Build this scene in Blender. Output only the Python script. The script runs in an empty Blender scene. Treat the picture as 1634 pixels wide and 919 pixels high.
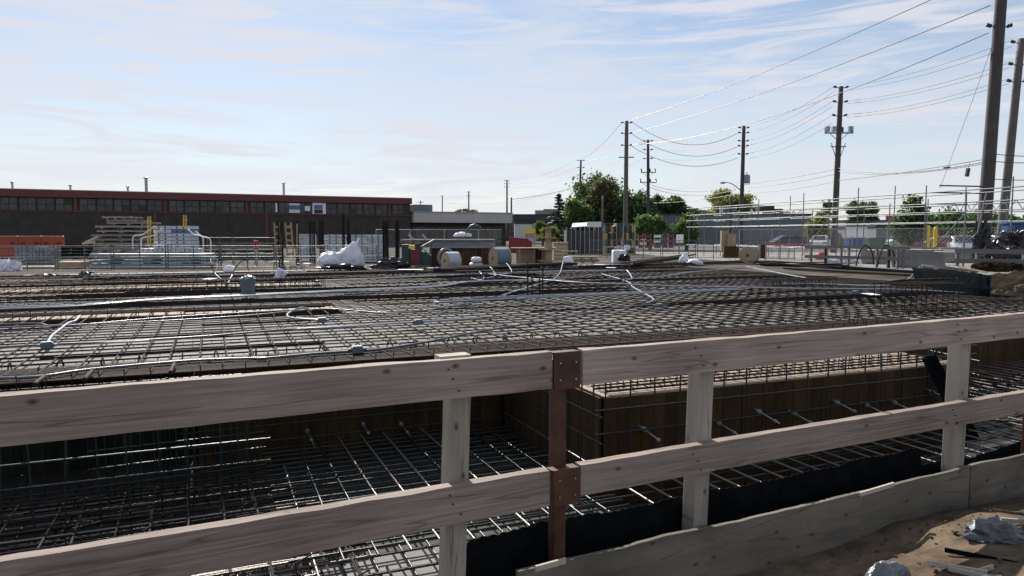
import bpy, bmesh, math, random
from mathutils import Vector, Matrix, noise
R = math.radians
random.seed(7)
scene = bpy.context.scene
C = scene.collection

# ---------------------------------------------------------------- camera
F = 1160.0                    # focal length in photo pixels (1634 wide)
EYE = 1.55
PITCH = math.atan((459.5 - 374.0) / F)
cam_d = bpy.data.cameras.new('camera'); cam = bpy.data.objects.new('camera', cam_d); C.objects.link(cam)
cam_d.sensor_width = 36.0; cam_d.lens = 36.0 * F / 1634.0
cam_d.clip_start = 0.05; cam_d.clip_end = 6000
cam.location = (0, 0, EYE); cam.rotation_euler = (math.pi / 2 - PITCH, 0, 0)
scene.camera = cam

# ---------------------------------------------------------------- sky and sun
SUN_EL, SUN_AZ = 37.0, -22.0          # azimuth from +Y, negative = to the left
scene.world = bpy.data.worlds.new('World'); scene.world.use_nodes = True
nt = scene.world.node_tree; nt.nodes.clear()
def wn(t, **k):
    n = nt.nodes.new(t)
    for a, b in k.items(): setattr(n, a, b)
    return n
out = wn('ShaderNodeOutputWorld'); bg = wn('ShaderNodeBackground')
sky = wn('ShaderNodeTexSky'); sky.sky_type = 'NISHITA'; sky.sun_disc = False
sky.sun_elevation = R(SUN_EL); sky.sun_rotation = R(SUN_AZ); sky.altitude = 100
sky.air_density = 1.0; sky.dust_density = 0.25; sky.ozone_density = 1.6
bg.inputs['Strength'].default_value = 0.073
tc = wn('ShaderNodeTexCoord')
def cloud(scale_vec, loc, nscale, detail, lo, hi, dist=0.6):
    mp = wn('ShaderNodeMapping'); mp.inputs['Scale'].default_value = scale_vec; mp.inputs['Location'].default_value = loc
    mp.inputs['Rotation'].default_value = (0, R(7), 0)
    nz = wn('ShaderNodeTexNoise'); nz.inputs['Scale'].default_value = nscale; nz.inputs['Detail'].default_value = detail
    nz.inputs['Roughness'].default_value = 0.58; nz.inputs['Distortion'].default_value = dist
    mr = wn('ShaderNodeMapRange'); mr.interpolation_type = 'SMOOTHSTEP'
    mr.inputs['From Min'].default_value = lo; mr.inputs['From Max'].default_value = hi
    nt.links.new(tc.outputs['Generated'], mp.inputs['Vector']); nt.links.new(mp.outputs['Vector'], nz.inputs['Vector'])
    nt.links.new(nz.outputs['Fac'], mr.inputs['Value'])
    return mr.outputs['Result']
c1 = cloud((1.0, 1.0, 6.5), (0.35, 0.0, 0.25), 2.1, 7, 0.38, 0.70)
c2 = cloud((1.6, 1.0, 15.0), (1.3, 0.4, 0.0), 3.2, 8, 0.41, 0.66, 1.2)
mx = wn('ShaderNodeMath', operation='MAXIMUM'); nt.links.new(c1, mx.inputs[0]); nt.links.new(c2, mx.inputs[1])
ml0 = wn('ShaderNodeMath', operation='MULTIPLY'); ml0.inputs[1].default_value = 0.85
nt.links.new(mx.outputs[0], ml0.inputs[0])
# milky veil of thin high cloud, thicker towards the horizon all the way round
sx = wn('ShaderNodeSeparateXYZ'); nt.links.new(tc.outputs['Generated'], sx.inputs[0])
vr = wn('ShaderNodeMapRange'); vr.interpolation_type = 'SMOOTHSTEP'; vr.inputs['From Min'].default_value = -0.02; vr.inputs['From Max'].default_value = 0.42
vr.inputs['To Min'].default_value = 0.62; vr.inputs['To Max'].default_value = 0.05; nt.links.new(sx.outputs['Z'], vr.inputs['Value'])
i0 = wn('ShaderNodeMath', operation='SUBTRACT'); i0.inputs[0].default_value = 1; nt.links.new(ml0.outputs[0], i0.inputs[1])
i1 = wn('ShaderNodeMath', operation='SUBTRACT'); i1.inputs[0].default_value = 1; nt.links.new(vr.outputs[0], i1.inputs[1])
i2 = wn('ShaderNodeMath', operation='MULTIPLY'); nt.links.new(i0.outputs[0], i2.inputs[0]); nt.links.new(i1.outputs[0], i2.inputs[1])
ml = wn('ShaderNodeMath', operation='SUBTRACT'); ml.inputs[0].default_value = 1; nt.links.new(i2.outputs[0], ml.inputs[1])
mixc = wn('ShaderNodeMix', data_type='RGBA')
nt.links.new(ml.outputs[0], mixc.inputs[0]); nt.links.new(sky.outputs[0], mixc.inputs[6]); mixc.inputs[7].default_value = (6.8, 6.95, 7.6, 1)
nt.links.new(mixc.outputs[2], bg.inputs['Color']); nt.links.new(bg.outputs[0], out.inputs['Surface'])
sd = bpy.data.lights.new('sun', 'SUN'); sun = bpy.data.objects.new('sun', sd); C.objects.link(sun)
sd.energy = 5.0; sd.angle = R(0.53); sd.color = (1.0, 0.95, 0.87)
sdir = Vector((math.sin(R(SUN_AZ)) * math.cos(R(SUN_EL)), math.cos(R(SUN_AZ)) * math.cos(R(SUN_EL)), math.sin(R(SUN_EL))))
sun.rotation_euler = sdir.to_track_quat('Z', 'Y').to_euler(); sun.location = (0, 0, 60)
scene.view_settings.view_transform = 'Standard'; scene.view_settings.look = 'None'
scene.cycles.max_bounces = 6; scene.cycles.diffuse_bounces = 3; scene.cycles.glossy_bounces = 3; scene.cycles.use_light_tree = False
scene.view_settings.exposure = 0.6; scene.view_settings.gamma = 1.0

# ---------------------------------------------------------------- helpers
def ray(px, py):
    a, b = (px - 817.0) / F, -(py - 459.5) / F
    cp, sp = math.cos(PITCH), math.sin(PITCH)
    return Vector((a, cp + b * sp, -sp + b * cp))
def at(px, py, d):                     # point on the ray through a photo pixel at distance d along the ground (world Y)
    r = ray(px, py); return Vector((0, 0, EYE)) + r * (d / r.y)
def gnd(px, py, z=0.0):                # where that ray meets the level z
    r = ray(px, py); return Vector((0, 0, EYE)) + r * ((z - EYE) / r.z)
TS = R(22.5); cs, ss = math.cos(TS), math.sin(TS)
def S(u, v, z=0.0): return Vector((u * cs - v * ss, u * ss + v * cs, z))
TF = R(26.4); cf, sf = math.cos(TF), math.sin(TF)
def FN(u, v, z=0.0): return Vector((u * cf - v * sf, u * sf + v * cf, z))
FV = 2.394                             # distance of the near guard rail
def fu(px):                            # fence coordinate seen at photo column px
    t = (px - 817.0) / F
    return FV * (t * cf + sf) / (cf - t * sf)
def rnd(a, b): return random.uniform(a, b)
def rotz(a): return Matrix.Rotation(a, 4, 'Z')

WM = {}
def put(name, data, M, parent=None):
    o = bpy.data.objects.new(name, data); C.objects.link(o)
    if parent is not None:
        o.parent = parent; o.matrix_parent_inverse = WM[parent.name].inverted()
    o.matrix_basis = M
    WM[o.name] = M.copy()
    return o
def tag(o, label, cat, group=None):
    o['label'] = label; o['category'] = cat
    if group: o['group'] = group
    return o
def thing(name, label, cat, loc, rz=0.0, group=None):
    return tag(put(name, None, Matrix.Translation(Vector(loc)) @ rotz(rz)), label, cat, group)
def structure(o): o['kind'] = 'structure'; return o
def stuff(o): o['kind'] = 'stuff'; return o

class MB:
    def __init__(s): s.v = []; s.f = []
    def add(s, vs, fs):
        k = len(s.v); s.v += [tuple(p) for p in vs]; s.f += [tuple(i + k for i in q) for q in fs]
    def box(s, c, size, M=None):
        hx, hy, hz = size[0] / 2, size[1] / 2, size[2] / 2; c = Vector(c)
        vs = [Vector((x, y, z)) for x in (-hx, hx) for y in (-hy, hy) for z in (-hz, hz)]
        if M is not None: vs = [M.to_3x3() @ p for p in vs]
        s.add([c + p for p in vs], [(0, 1, 3, 2), (4, 6, 7, 5), (0, 4, 5, 1), (2, 3, 7, 6), (0, 2, 6, 4), (1, 5, 7, 3)])
    def tube(s, pts, r, n=6, caps=True):
        pts = [Vector(p) for p in pts]; rs = r if isinstance(r, (list, tuple)) else [r] * len(pts)
        rings = []; up = None
        for i, p in enumerate(pts):
            t = (pts[min(i + 1, len(pts) - 1)] - pts[max(i - 1, 0)])
            if t.length < 1e-9: t = Vector((0, 0, 1))
            t.normalize()
            if up is None:
                up = Vector((0, 0, 1)) if abs(t.z) < 0.9 else Vector((1, 0, 0))
            a = t.cross(up); 
            if a.length < 1e-6: a = t.cross(Vector((1, 0.3, 0)))
            a.normalize(); b = a.cross(t); up = b
            rings.append([p + (a * math.cos(2 * math.pi * k / n) + b * math.sin(2 * math.pi * k / n)) * rs[i] for k in range(n)])
        vs = [q for g in rings for q in g]; fs = []
        for i in range(len(pts) - 1):
            for k in range(n):
                fs.append((i * n + k, i * n + (k + 1) % n, (i + 1) * n + (k + 1) % n, (i + 1) * n + k))
        if caps:
            fs.append(tuple(reversed(range(n)))); fs.append(tuple(range((len(pts) - 1) * n, len(pts) * n)))
        s.add(vs, fs)
    def bar(s, a, b, r, n=6): s.tube([a, b], r, n)
    def lathe(s, prof, n, M):
        vs = []; fs = []
        for (r, h) in prof:
            for k in range(n):
                a = 2 * math.pi * k / n; vs.append(M @ Vector((r * math.cos(a), r * math.sin(a), h)))
        for i in range(len(prof) - 1):
            for k in range(n): fs.append((i * n + k, i * n + (k + 1) % n, (i + 1) * n + (k + 1) % n, (i + 1) * n + k))
        fs.append(tuple(reversed(range(n)))); fs.append(tuple(range((len(prof) - 1) * n, len(prof) * n)))
        s.add(vs, fs)
    def blob(s, c, size, seed, amp=0.25, n=14, fr=1.6, flat=True, M=None):
        c = Vector(c); vs = []; fs = []; m = n * 2
        for i in range(n + 1):
            th = math.pi * i / n
            for k in range(m):
                ph = 2 * math.pi * k / m
                d = Vector((math.sin(th) * math.cos(ph), math.sin(th) * math.sin(ph), math.cos(th)))
                q = d * fr + Vector((seed * 3.1, seed * 1.7, seed * 0.9))
                rr = 1 + amp * noise.noise(q) + amp * 0.55 * (abs(noise.noise(q * 2.3)) * 2 - 0.5) + amp * 0.12 * noise.noise(q * 5.1)
                p = d * rr
                if flat and p.z < -0.55: p.z = -0.55 + (p.z + 0.55) * 0.1
                p = Vector((p.x * size[0] / 2, p.y * size[1] / 2, p.z * size[2] / 1.6))
                if M is not None: p = M.to_3x3() @ p
                vs.append(c + p)
        for i in range(n):
            for k in range(m): fs.append((i * m + k, (i + 1) * m + k, (i + 1) * m + (k + 1) % m, i * m + (k + 1) % m))
        s.add(vs, fs)
    def prism(s, prof, h, M):           # profile in local XZ, extruded along local Y by +-h/2
        n = len(prof); vs = [M @ Vector((x, -h / 2, z)) for x, z in prof] + [M @ Vector((x, h / 2, z)) for x, z in prof]
        fs = [tuple(range(n)), tuple(reversed(range(n, 2 * n)))] + [(i, n + i, n + (i + 1) % n, (i + 1) % n) for i in range(n)]
        s.add(vs, fs)
    def mesh(s, name, mat, off=Vector((0, 0, 0)), smooth=False, bevel=0.0, M=None):
        me = bpy.data.meshes.new(name)
        vs = [Vector(p) - off for p in s.v]
        if M is not None: vs = [M.to_3x3().inverted() @ p for p in vs]
        me.from_pydata(vs, [], s.f)
        bm = bmesh.new(); bm.from_mesh(me)
        bmesh.ops.recalc_face_normals(bm, faces=bm.faces)
        if bevel: bmesh.ops.bevel(bm, geom=list(bm.edges), offset=bevel, segments=2, affect='EDGES', profile=0.6)
        bm.to_mesh(me); bm.free()
        if smooth:
            for p in me.polygons: p.use_smooth = True
        me.materials.append(mat)
        return me
    def build(s, name, mat, parent=None, smooth=False, bevel=0.0, origin=None, rz=0.0):
        if origin is None:
            xs = [p[0] for p in s.v]; ys = [p[1] for p in s.v]; zs = [p[2] for p in s.v]
            origin = Vector(((min(xs) + max(xs)) / 2, (min(ys) + max(ys)) / 2, min(zs)))
        Mr = rotz(rz)
        return put(name, s.mesh(name, mat, Vector(origin), smooth, bevel, Mr), Matrix.Translation(origin) @ Mr, parent)

_uc = {}
def unit(shape, mat):
    k = (shape, mat.name)
    if k not in _uc:
        m = MB()
        if shape == 'box': m.box((0, 0, 0), (1, 1, 1))
        elif shape == 'cyl8': m.lathe([(1, 0), (1, 1)], 8, Matrix.Identity(4))
        elif shape == 'cyl5': m.lathe([(1, 0), (1, 1)], 5, Matrix.Identity(4))
        elif shape == 'cyl16': m.lathe([(1, 0), (1, 1)], 16, Matrix.Identity(4))
        _uc[k] = m.mesh(shape + '_' + mat.name, mat)
        if shape.startswith('cyl'):
            for p in _uc[k].polygons: p.use_smooth = len(p.vertices) == 4
    return _uc[k]
def stick(name, a, b, r, mat, parent=None, shape='cyl8', w=None):
    a, b = Vector(a), Vector(b); d = b - a; L = d.length
    q = d.to_track_quat('Z', 'Y').to_matrix().to_4x4()
    if shape == 'box':
        return put(name, unit('box', mat), Matrix.Translation((a + b) / 2) @ q @ Matrix.Diagonal((r, w or r, L, 1)), parent)
    return put(name, unit(shape, mat), Matrix.Translation(a) @ q @ Matrix.Diagonal((r, r, L, 1)), parent)
def brick(name, c, size, mat, parent=None, rz=0.0, tilt=None):
    M = Matrix.Translation(Vector(c)) @ rotz(rz)
    if tilt: M = M @ Matrix.Rotation(tilt, 4, 'Y')
    return put(name, unit('box', mat), M @ Matrix.Diagonal((size[0], size[1], size[2], 1)), parent)

# ---------------------------------------------------------------- materials
def mat(name, col, rough=0.75, metal=0.0, var=0.18, scale=4.0, bump=0.0, rand=0.12, spec=0.5, coords='Object', col2=None):
    m = bpy.data.materials.new(name); m.use_nodes = True; t = m.node_tree; b = t.nodes['Principled BSDF']
    b.inputs['Roughness'].default_value = rough; b.inputs['Metallic'].default_value = metal
    b.inputs['Specular IOR Level'].default_value = spec
    tcn = t.nodes.new('ShaderNodeTexCoord'); oi = t.nodes.new('ShaderNodeObjectInfo')
    nz = t.nodes.new('ShaderNodeTexNoise'); nz.inputs['Scale'].default_value = scale; nz.inputs['Detail'].default_value = 6; nz.inputs['Roughness'].default_value = 0.65
    ad = t.nodes.new('ShaderNodeVectorMath'); ad.operation = 'ADD'
    sc = t.nodes.new('ShaderNodeVectorMath'); sc.operation = 'SCALE'; sc.inputs[0].default_value = (37, 19, 11)
    t.links.new(oi.outputs['Random'], sc.inputs['Scale'])
    t.links.new(tcn.outputs[coords], ad.inputs[0]); t.links.new(sc.outputs[0], ad.inputs[1]); t.links.new(ad.outputs[0], nz.inputs['Vector'])
    rp = t.nodes.new('ShaderNodeValToRGB'); rp.color_ramp.elements[0].position = 0.32; rp.color_ramp.elements[1].position = 0.68
    lo = [c * (1 - var) for c in col]; hi = list(col2) if col2 else [min(1, c * (1 + var)) for c in col]
    rp.color_ramp.elements[0].color = (*lo, 1); rp.color_ramp.elements[1].color = (*hi, 1)
    t.links.new(nz.outputs['Fac'], rp.inputs['Fac'])
    hs = t.nodes.new('ShaderNodeHueSaturation')
    mr = t.nodes.new('ShaderNodeMapRange'); mr.inputs['To Min'].default_value = 1 - rand; mr.inputs['To Max'].default_value = 1 + rand
    t.links.new(oi.outputs['Random'], mr.inputs['Value']); t.links.new(mr.outputs[0], hs.inputs['Value'])
    t.links.new(rp.outputs[0], hs.inputs['Color']); t.links.new(hs.outputs[0], b.inputs['Base Color'])
    if bump:
        bp = t.nodes.new('ShaderNodeBump'); bp.inputs['Strength'].default_value = bump; bp.inputs['Distance'].default_value = 0.02
        n2 = t.nodes.new('ShaderNodeTexNoise'); n2.inputs['Scale'].default_value = scale * 4; n2.inputs['Detail'].default_value = 5
        t.links.new(ad.outputs[0], n2.inputs['Vector']); t.links.new(n2.outputs['Fac'], bp.inputs['Height']); t.links.new(bp.outputs[0], b.inputs['Normal'])
    return m
def timber(name, c_lo, c_hi, knots=True, grain=26.0, rough=0.8, stretch=0.07, knotcol=(0.05, 0.03, 0.02), rand=0.1, cracks=True, axis='X'):
    m = bpy.data.materials.new(name); m.use_nodes = True; t = m.node_tree; b = t.nodes['Principled BSDF']
    b.inputs['Roughness'].default_value = rough; b.inputs['Specular IOR Level'].default_value = 0.25
    N = t.nodes.new; L = t.links.new
    tcn = N('ShaderNodeTexCoord'); oi = N('ShaderNodeObjectInfo')
    sc = N('ShaderNodeVectorMath'); sc.operation = 'SCALE'; sc.inputs[0].default_value = (31, 17, 23); L(oi.outputs['Random'], sc.inputs['Scale'])
    ad = N('ShaderNodeVectorMath'); L(tcn.outputs['Object'], ad.inputs[0]); L(sc.outputs[0], ad.inputs[1])
    mp = N('ShaderNodeMapping'); mp.inputs['Scale'].default_value = (stretch, 1, 1) if axis == 'X' else (1, 1, stretch); L(ad.outputs[0], mp.inputs['Vector'])
    # knots bend the grain
    sxy = N('ShaderNodeSeparateXYZ'); L(ad.outputs[0], sxy.inputs[0]); mk = N('ShaderNodeCombineXYZ'); L(sxy.outputs[0 if axis == 'X' else 2], mk.inputs[0])
    mz = N('ShaderNodeMath'); mz.operation = 'MULTIPLY'; mz.inputs[1].default_value = 1.7; L(sxy.outputs[2 if axis == 'X' else 0], mz.inputs[0]); L(mz.outputs[0], mk.inputs[1])
    vo = N('ShaderNodeTexVoronoi'); vo.voronoi_dimensions = '2D'; vo.inputs['Scale'].default_value = 3.6; vo.inputs['Randomness'].default_value = 1.0; L(mk.outputs[0], vo.inputs['Vector'])
    g = N('ShaderNodeTexNoise'); g.inputs['Scale'].default_value = grain; g.inputs['Detail'].default_value = 7; g.inputs['Roughness'].default_value = 0.62; g.inputs['Distortion'].default_value = 0.5
    L(mp.outputs[0], g.inputs['Vector'])
    g2 = N('ShaderNodeTexNoise'); g2.inputs['Scale'].default_value = 1.7; g2.inputs['Detail'].default_value = 4; L(ad.outputs[0], g2.inputs['Vector'])
    mm = N('ShaderNodeMath'); mm.operation = 'MULTIPLY_ADD'; mm.inputs[1].default_value = 0.6; mm.inputs[2].default_value = 0.0; L(g.outputs['Fac'], mm.inputs[0])
    m3 = N('ShaderNodeMath'); m3.operation = 'MULTIPLY_ADD'; m3.inputs[1].default_value = 0.4; L(g2.outputs['Fac'], m3.inputs[0]); L(mm.outputs[0], m3.inputs[2])
    rp = N('ShaderNodeValToRGB'); rp.color_ramp.elements[0].position = 0.34; rp.color_ramp.elements[1].position = 0.64
    rp.color_ramp.elements[0].color = (*c_lo, 1); rp.color_ramp.elements[1].color = (*c_hi, 1); L(m3.outputs[0], rp.inputs['Fac'])
    last = rp.outputs[0]
    if cracks:
        mc = N('ShaderNodeMapping'); mc.inputs['Scale'].default_value = (0.35, 7.0, 7.0) if axis == 'X' else (7.0, 7.0, 0.35); L(ad.outputs[0], mc.inputs['Vector'])
        cn = N('ShaderNodeTexNoise'); cn.inputs['Scale'].default_value = 1.6; cn.inputs['Detail'].default_value = 2.5; cn.inputs['Distortion'].default_value = 0.3; L(mc.outputs[0], cn.inputs['Vector'])
        c2 = N('ShaderNodeMath'); c2.operation = 'SUBTRACT'; c2.inputs[1].default_value = 0.5; L(cn.outputs['Fac'], c2.inputs[0])
        c3 = N('ShaderNodeMath'); c3.operation = 'ABSOLUTE'; L(c2.outputs[0], c3.inputs[0])
        c4 = N('ShaderNodeMapRange'); c4.inputs['From Min'].default_value = 0.0; c4.inputs['From Max'].default_value = 0.012; c4.inputs['To Min'].default_value = 0.55; c4.inputs['To Max'].default_value = 0.0; L(c3.outputs[0], c4.inputs['Value'])
        mxc = N('ShaderNodeMix'); mxc.data_type = 'RGBA'; L(c4.outputs[0], mxc.inputs[0]); L(last, mxc.inputs[6]); mxc.inputs[7].default_value = (c_lo[0] * 0.35, c_lo[1] * 0.33, c_lo[2] * 0.33, 1); last = mxc.outputs[2]
    if knots:
        kr = N('ShaderNodeMapRange'); kr.inputs['From Min'].default_value = 0.015; kr.inputs['From Max'].default_value = 0.075; kr.inputs['To Min'].default_value = 0.9; kr.inputs['To Max'].default_value = 0.0
        L(vo.outputs['Distance'], kr.inputs['Value'])
        mxk = N('ShaderNodeMix'); mxk.data_type = 'RGBA'; L(kr.outputs[0], mxk.inputs[0]); L(last, mxk.inputs[6]); mxk.inputs[7].default_value = (*knotcol, 1); last = mxk.outputs[2]
    hs = N('ShaderNodeHueSaturation'); mr = N('ShaderNodeMapRange'); mr.inputs['To Min'].default_value = 1 - rand; mr.inputs['To Max'].default_value = 1 + rand
    L(oi.outputs['Random'], mr.inputs['Value']); L(mr.outputs[0], hs.inputs['Value']); L(last, hs.inputs['Color']); L(hs.outputs[0], b.inputs['Base Color'])
    bp = N('ShaderNodeBump'); bp.inputs['Strength'].default_value = 0.25; bp.inputs['Distance'].default_value = 0.004; L(g.outputs['Fac'], bp.inputs['Height']); L(bp.outputs[0], b.inputs['Normal'])
    return m
def leafmat(name, col, trans=0.45):
    m = bpy.data.materials.new(name); m.use_nodes = True; t = m.node_tree; b = t.nodes['Principled BSDF']; o = t.nodes['Material Output']
    N = t.nodes.new; L = t.links.new
    gi = N('ShaderNodeNewGeometry'); rp = N('ShaderNodeValToRGB')
    rp.color_ramp.elements[0].color = (*[c * 0.8 for c in col], 1); rp.color_ramp.elements[1].color = (*[min(1, c * 2.1) for c in col], 1)
    L(gi.outputs['Random Per Island'], rp.inputs['Fac']); L(rp.outputs[0], b.inputs['Base Color']); b.inputs['Roughness'].default_value = 0.6
    tr = N('ShaderNodeBsdfTranslucent'); L(rp.outputs[0], tr.inputs['Color']); ms = N('ShaderNodeMixShader'); ms.inputs[0].default_value = trans
    L(b.outputs[0], ms.inputs[1]); L(tr.outputs[0], ms.inputs[2]); L(ms.outputs[0], o.inputs['Surface'])
    return m
m_rail = timber('weathered_lumber', grain=85.0, stretch=0.03, rand=0.2, c_lo=(0.16, 0.122, 0.102), c_hi=(0.38, 0.315, 0.27))
m_pale = timber('pale_lumber', (0.34, 0.30, 0.24), (0.52, 0.47, 0.39))
m_postw = timber('pale_post_lumber', (0.20, 0.18, 0.15), (0.37, 0.335, 0.28), axis='Z')
m_kick = timber('kick_plywood', (0.085, 0.075, 0.06), (0.20, 0.175, 0.14), grain=9, stretch=0.22)
m_steelpost = mat('brown_primed_steel', (0.045, 0.018, 0.011), 0.6, 0.1, 0.35, 9, 0.1, col2=(0.10, 0.038, 0.018))
m_asphn = mat('nail_head', (0.03, 0.027, 0.025), 0.5, 0.5)
m_screw = mat('screw_zinc', (0.5, 0.48, 0.45), 0.4, 0.8)
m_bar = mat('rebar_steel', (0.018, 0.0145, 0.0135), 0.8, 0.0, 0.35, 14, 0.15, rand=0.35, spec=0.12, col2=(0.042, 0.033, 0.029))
m_litbar = mat('sunlit_toned_rebar', (0.20, 0.18, 0.165), 0.4, 0.5, 0.3, 14, 0.15, rand=0.3)  # paler copy of the rebar steel, sun sparkle put into its colour
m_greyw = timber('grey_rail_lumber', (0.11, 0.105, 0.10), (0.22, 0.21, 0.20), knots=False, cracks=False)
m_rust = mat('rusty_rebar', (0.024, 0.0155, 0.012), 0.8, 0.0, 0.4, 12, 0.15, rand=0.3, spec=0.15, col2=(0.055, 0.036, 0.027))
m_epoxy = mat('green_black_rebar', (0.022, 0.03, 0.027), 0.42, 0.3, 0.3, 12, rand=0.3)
m_ply = timber('grey_form_plywood', (0.14, 0.133, 0.124), (0.215, 0.205, 0.192), knots=False, grain=6, stretch=0.3, rand=0.13, cracks=False)
m_plytan = timber('tan_form_plywood', (0.25, 0.19, 0.145), (0.36, 0.285, 0.225), knots=False, grain=6, stretch=0.3, rand=0.14, cracks=False)
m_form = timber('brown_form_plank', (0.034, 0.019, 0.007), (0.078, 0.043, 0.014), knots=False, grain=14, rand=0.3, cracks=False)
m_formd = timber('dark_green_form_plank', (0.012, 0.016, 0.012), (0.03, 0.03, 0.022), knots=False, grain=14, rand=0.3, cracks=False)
m_dark = mat('black_membrane', (0.007, 0.0085, 0.010), 1.0, 0, 0.4, 8, 0.3, spec=0.0)
m_blackp = mat('black_plastic_sheet', (0.012, 0.012, 0.013), 0.35, 0, 0.4, 3, 0.35)
m_greyp = mat('grey_plastic_sheet', (0.085, 0.09, 0.10), 0.4, 0, 0.5, 7, 0.4)
m_tie = mat('grey_tie_cone', (0.22, 0.22, 0.22), 0.6)
m_white = mat('white_woven_bag', (0.72, 0.72, 0.78), 0.6, 0, 0.1, 5, 0.3)
m_conc = mat('shaded_blinding_concrete', (0.055, 0.05, 0.045), 0.9, 0, 0.25, 1.3, 0.3)  # pit floor colour darkened to carry the shade lying there
m_cond = mat('grey_blue_conduit', (0.075, 0.092, 0.125), 0.34, 0, 0.12, 2, rand=0.18)
m_condw = mat('pale_conduit', (0.27, 0.295, 0.34), 0.35, 0, 0.1, 2, rand=0.1)
m_box = mat('grey_blue_box', (0.085, 0.11, 0.14), 0.5, 0, 0.15, 8)
m_soil = mat('sandy_soil', (0.07, 0.052, 0.036), 1.0, 0, 0.5, 3.5, 1.0, rand=0, spec=0.05, col2=(0.19, 0.145, 0.10))
m_gravel = mat('site_ground', (0.06, 0.053, 0.046), 1.0, 0, 0.3, 0.5, 0.6, rand=0, spec=0.05, col2=(0.15, 0.135, 0.117))
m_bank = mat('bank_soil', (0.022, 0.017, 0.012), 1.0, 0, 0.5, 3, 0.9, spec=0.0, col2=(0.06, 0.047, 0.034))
# ---------------------------------------------------------------- ground with the pit left open
gm = MB()
U0, U1, V0, V1 = -16.0, 20.5, 2.9, 33.0
def gq(a, b, c, d, nu=1, nv=1):
    gm.add([S(a, c), S(b, c), S(b, d), S(a, d)], [(0, 1, 2, 3)])
gq(-2600, 2600, V1, 2600); gq(-2600, U0, -400, V1); gq(U1, 2600, -400, V1)
structure(gm.build('ground', m_gravel, origin=Vector((0, 0, 0))))
# the walkway the fence stands on, sand heaped against the kick board
wm = MB(); NU, NV = 120, 46; vs = []; fs = []
def walk_z(u, v):
    p = FN(u, v)
    z = 0.012 * noise.noise(p * 3) + 0.03 * noise.noise(p * 1.1)
    hump = math.exp(-((u - 3.75) / 1.0) ** 2 - ((v - 1.55) / 0.75) ** 2)
    z += 0.20 * hump * (1 + 0.5 * noise.noise(p * 2.6)) + 0.05 * hump * abs(noise.noise(p * 7))
    return z
for j in range(NV + 1):
    for i in range(NU + 1):
        u = -8 + 24 * i / NU; v = -4 + 6.55 * j / NV
        p = FN(u, v); vs.append((p.x, p.y, walk_z(u, v) if j < NV else 0))
for j in range(NV):
    for i in range(NU):
        k = j * (NU + 1) + i; fs.append((k, k + 1, k + NU + 2, k + NU + 1))
wm.add(vs, fs); structure(wm.build('walkway_sand', m_soil, smooth=True, origin=FN(0, 0)))
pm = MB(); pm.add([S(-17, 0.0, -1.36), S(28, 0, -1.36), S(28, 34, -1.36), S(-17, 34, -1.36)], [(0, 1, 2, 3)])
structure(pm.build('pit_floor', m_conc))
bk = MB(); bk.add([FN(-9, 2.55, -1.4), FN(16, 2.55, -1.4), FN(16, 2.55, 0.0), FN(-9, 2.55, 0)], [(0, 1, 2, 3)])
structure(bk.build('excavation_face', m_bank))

# ---------------------------------------------------------------- formwork deck: one sheet of plywood after another
DV0, DV1, DU0, DU1 = 9.4, 31.5, -10.4, 20.2
deck = structure(put('formwork_deck', None, Matrix.Translation(S(0, 9.4)) @ rotz(TS)))
TROUGH = [(14.28, 15.5, -10.4, 2.4), (22.0, 23.3, -10.4, 3.2)]
def sheetmesh(w, l, mt, nm):
    m = MB(); m.box((0, 0, -0.01), (l, w, 0.02)); return m.mesh(nm, mt)
sh = {}
def sheet(u0, u1, v0, v1, mt, z=0.0, parent=deck):
    k = (round(u1 - u0, 2), round(v1 - v0, 2), mt.name)
    if k not in sh: sh[k] = sheetmesh(v1 - v0 - 0.007, u1 - u0 - 0.007, mt, 'plywood_sheet')
    return put('plywood_sheet', sh[k], Matrix.Translation(S((u0 + u1) / 2, (v0 + v1) / 2, z + rnd(-0.003, 0.0015))) @ rotz(TS), parent)
rows = []
v = DV0
edges = [9.4, 10.62, 11.84, 13.06, 14.28, 15.5, 16.2, 17.17, 18.39, 19.61, 20.83, 22.0, 23.3, 24.52, 25.74, 26.96, 28.18, 29.4, 30.62, 31.5]
for a, b in zip(edges[:-1], edges[1:]):
    u = DU0 + (rnd(0, 1.2) if int(a * 3) % 2 else 0)
    trough = [t for t in TROUGH if abs(t[0] - a) < 0.01]
    first = True
    while u < DU1:
        w = 2.44 if u + 2.44 < DU1 else max(0.3, DU1 - u)
        if trough and u < trough[0][3] - 0.01:
            u = trough[0][3]; continue
        far = a > 24
        sheet(u, u + w, a, b, m_plytan if (a in (15.5, 23.3) and u < 2) or (far and random.random() < 0.55) or (random.random() < 0.03 and a > 15) else m_ply)  # rows just past the troughs go tan, a lit look put into colour
        u += w
# trough sides and soffits
for (a, b, u0, u1) in TROUGH:
    for vv in (a, b):
        m = MB(); m.box(S((u0 + u1) / 2, vv + (0.012 if vv == b else -0.012), -0.27), (u1 - u0, 0.02, 0.50), rotz(TS)); m.build('trough_side', m_form, deck, rz=TS)
    m = MB(); m.box(S((u0 + u1) / 2, (a + b) / 2, -0.53), (u1 - u0, b - a, 0.02), rotz(TS)); m.build('trough_soffit', m_plytan, deck, rz=TS)
# front block of the deck, standing forward over the pit
BU0, BU1, BV = 3.78, 9.2, 6.59
u = BU0
while u < BU1 - 0.1:
    w = min(1.22, BU1 - u)
    sheet(u, u + w, BV, 8.0, m_plytan, -0.15); sheet(u, u + w, 8.0, 9.36, m_plytan, -0.15); u += w

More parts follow.
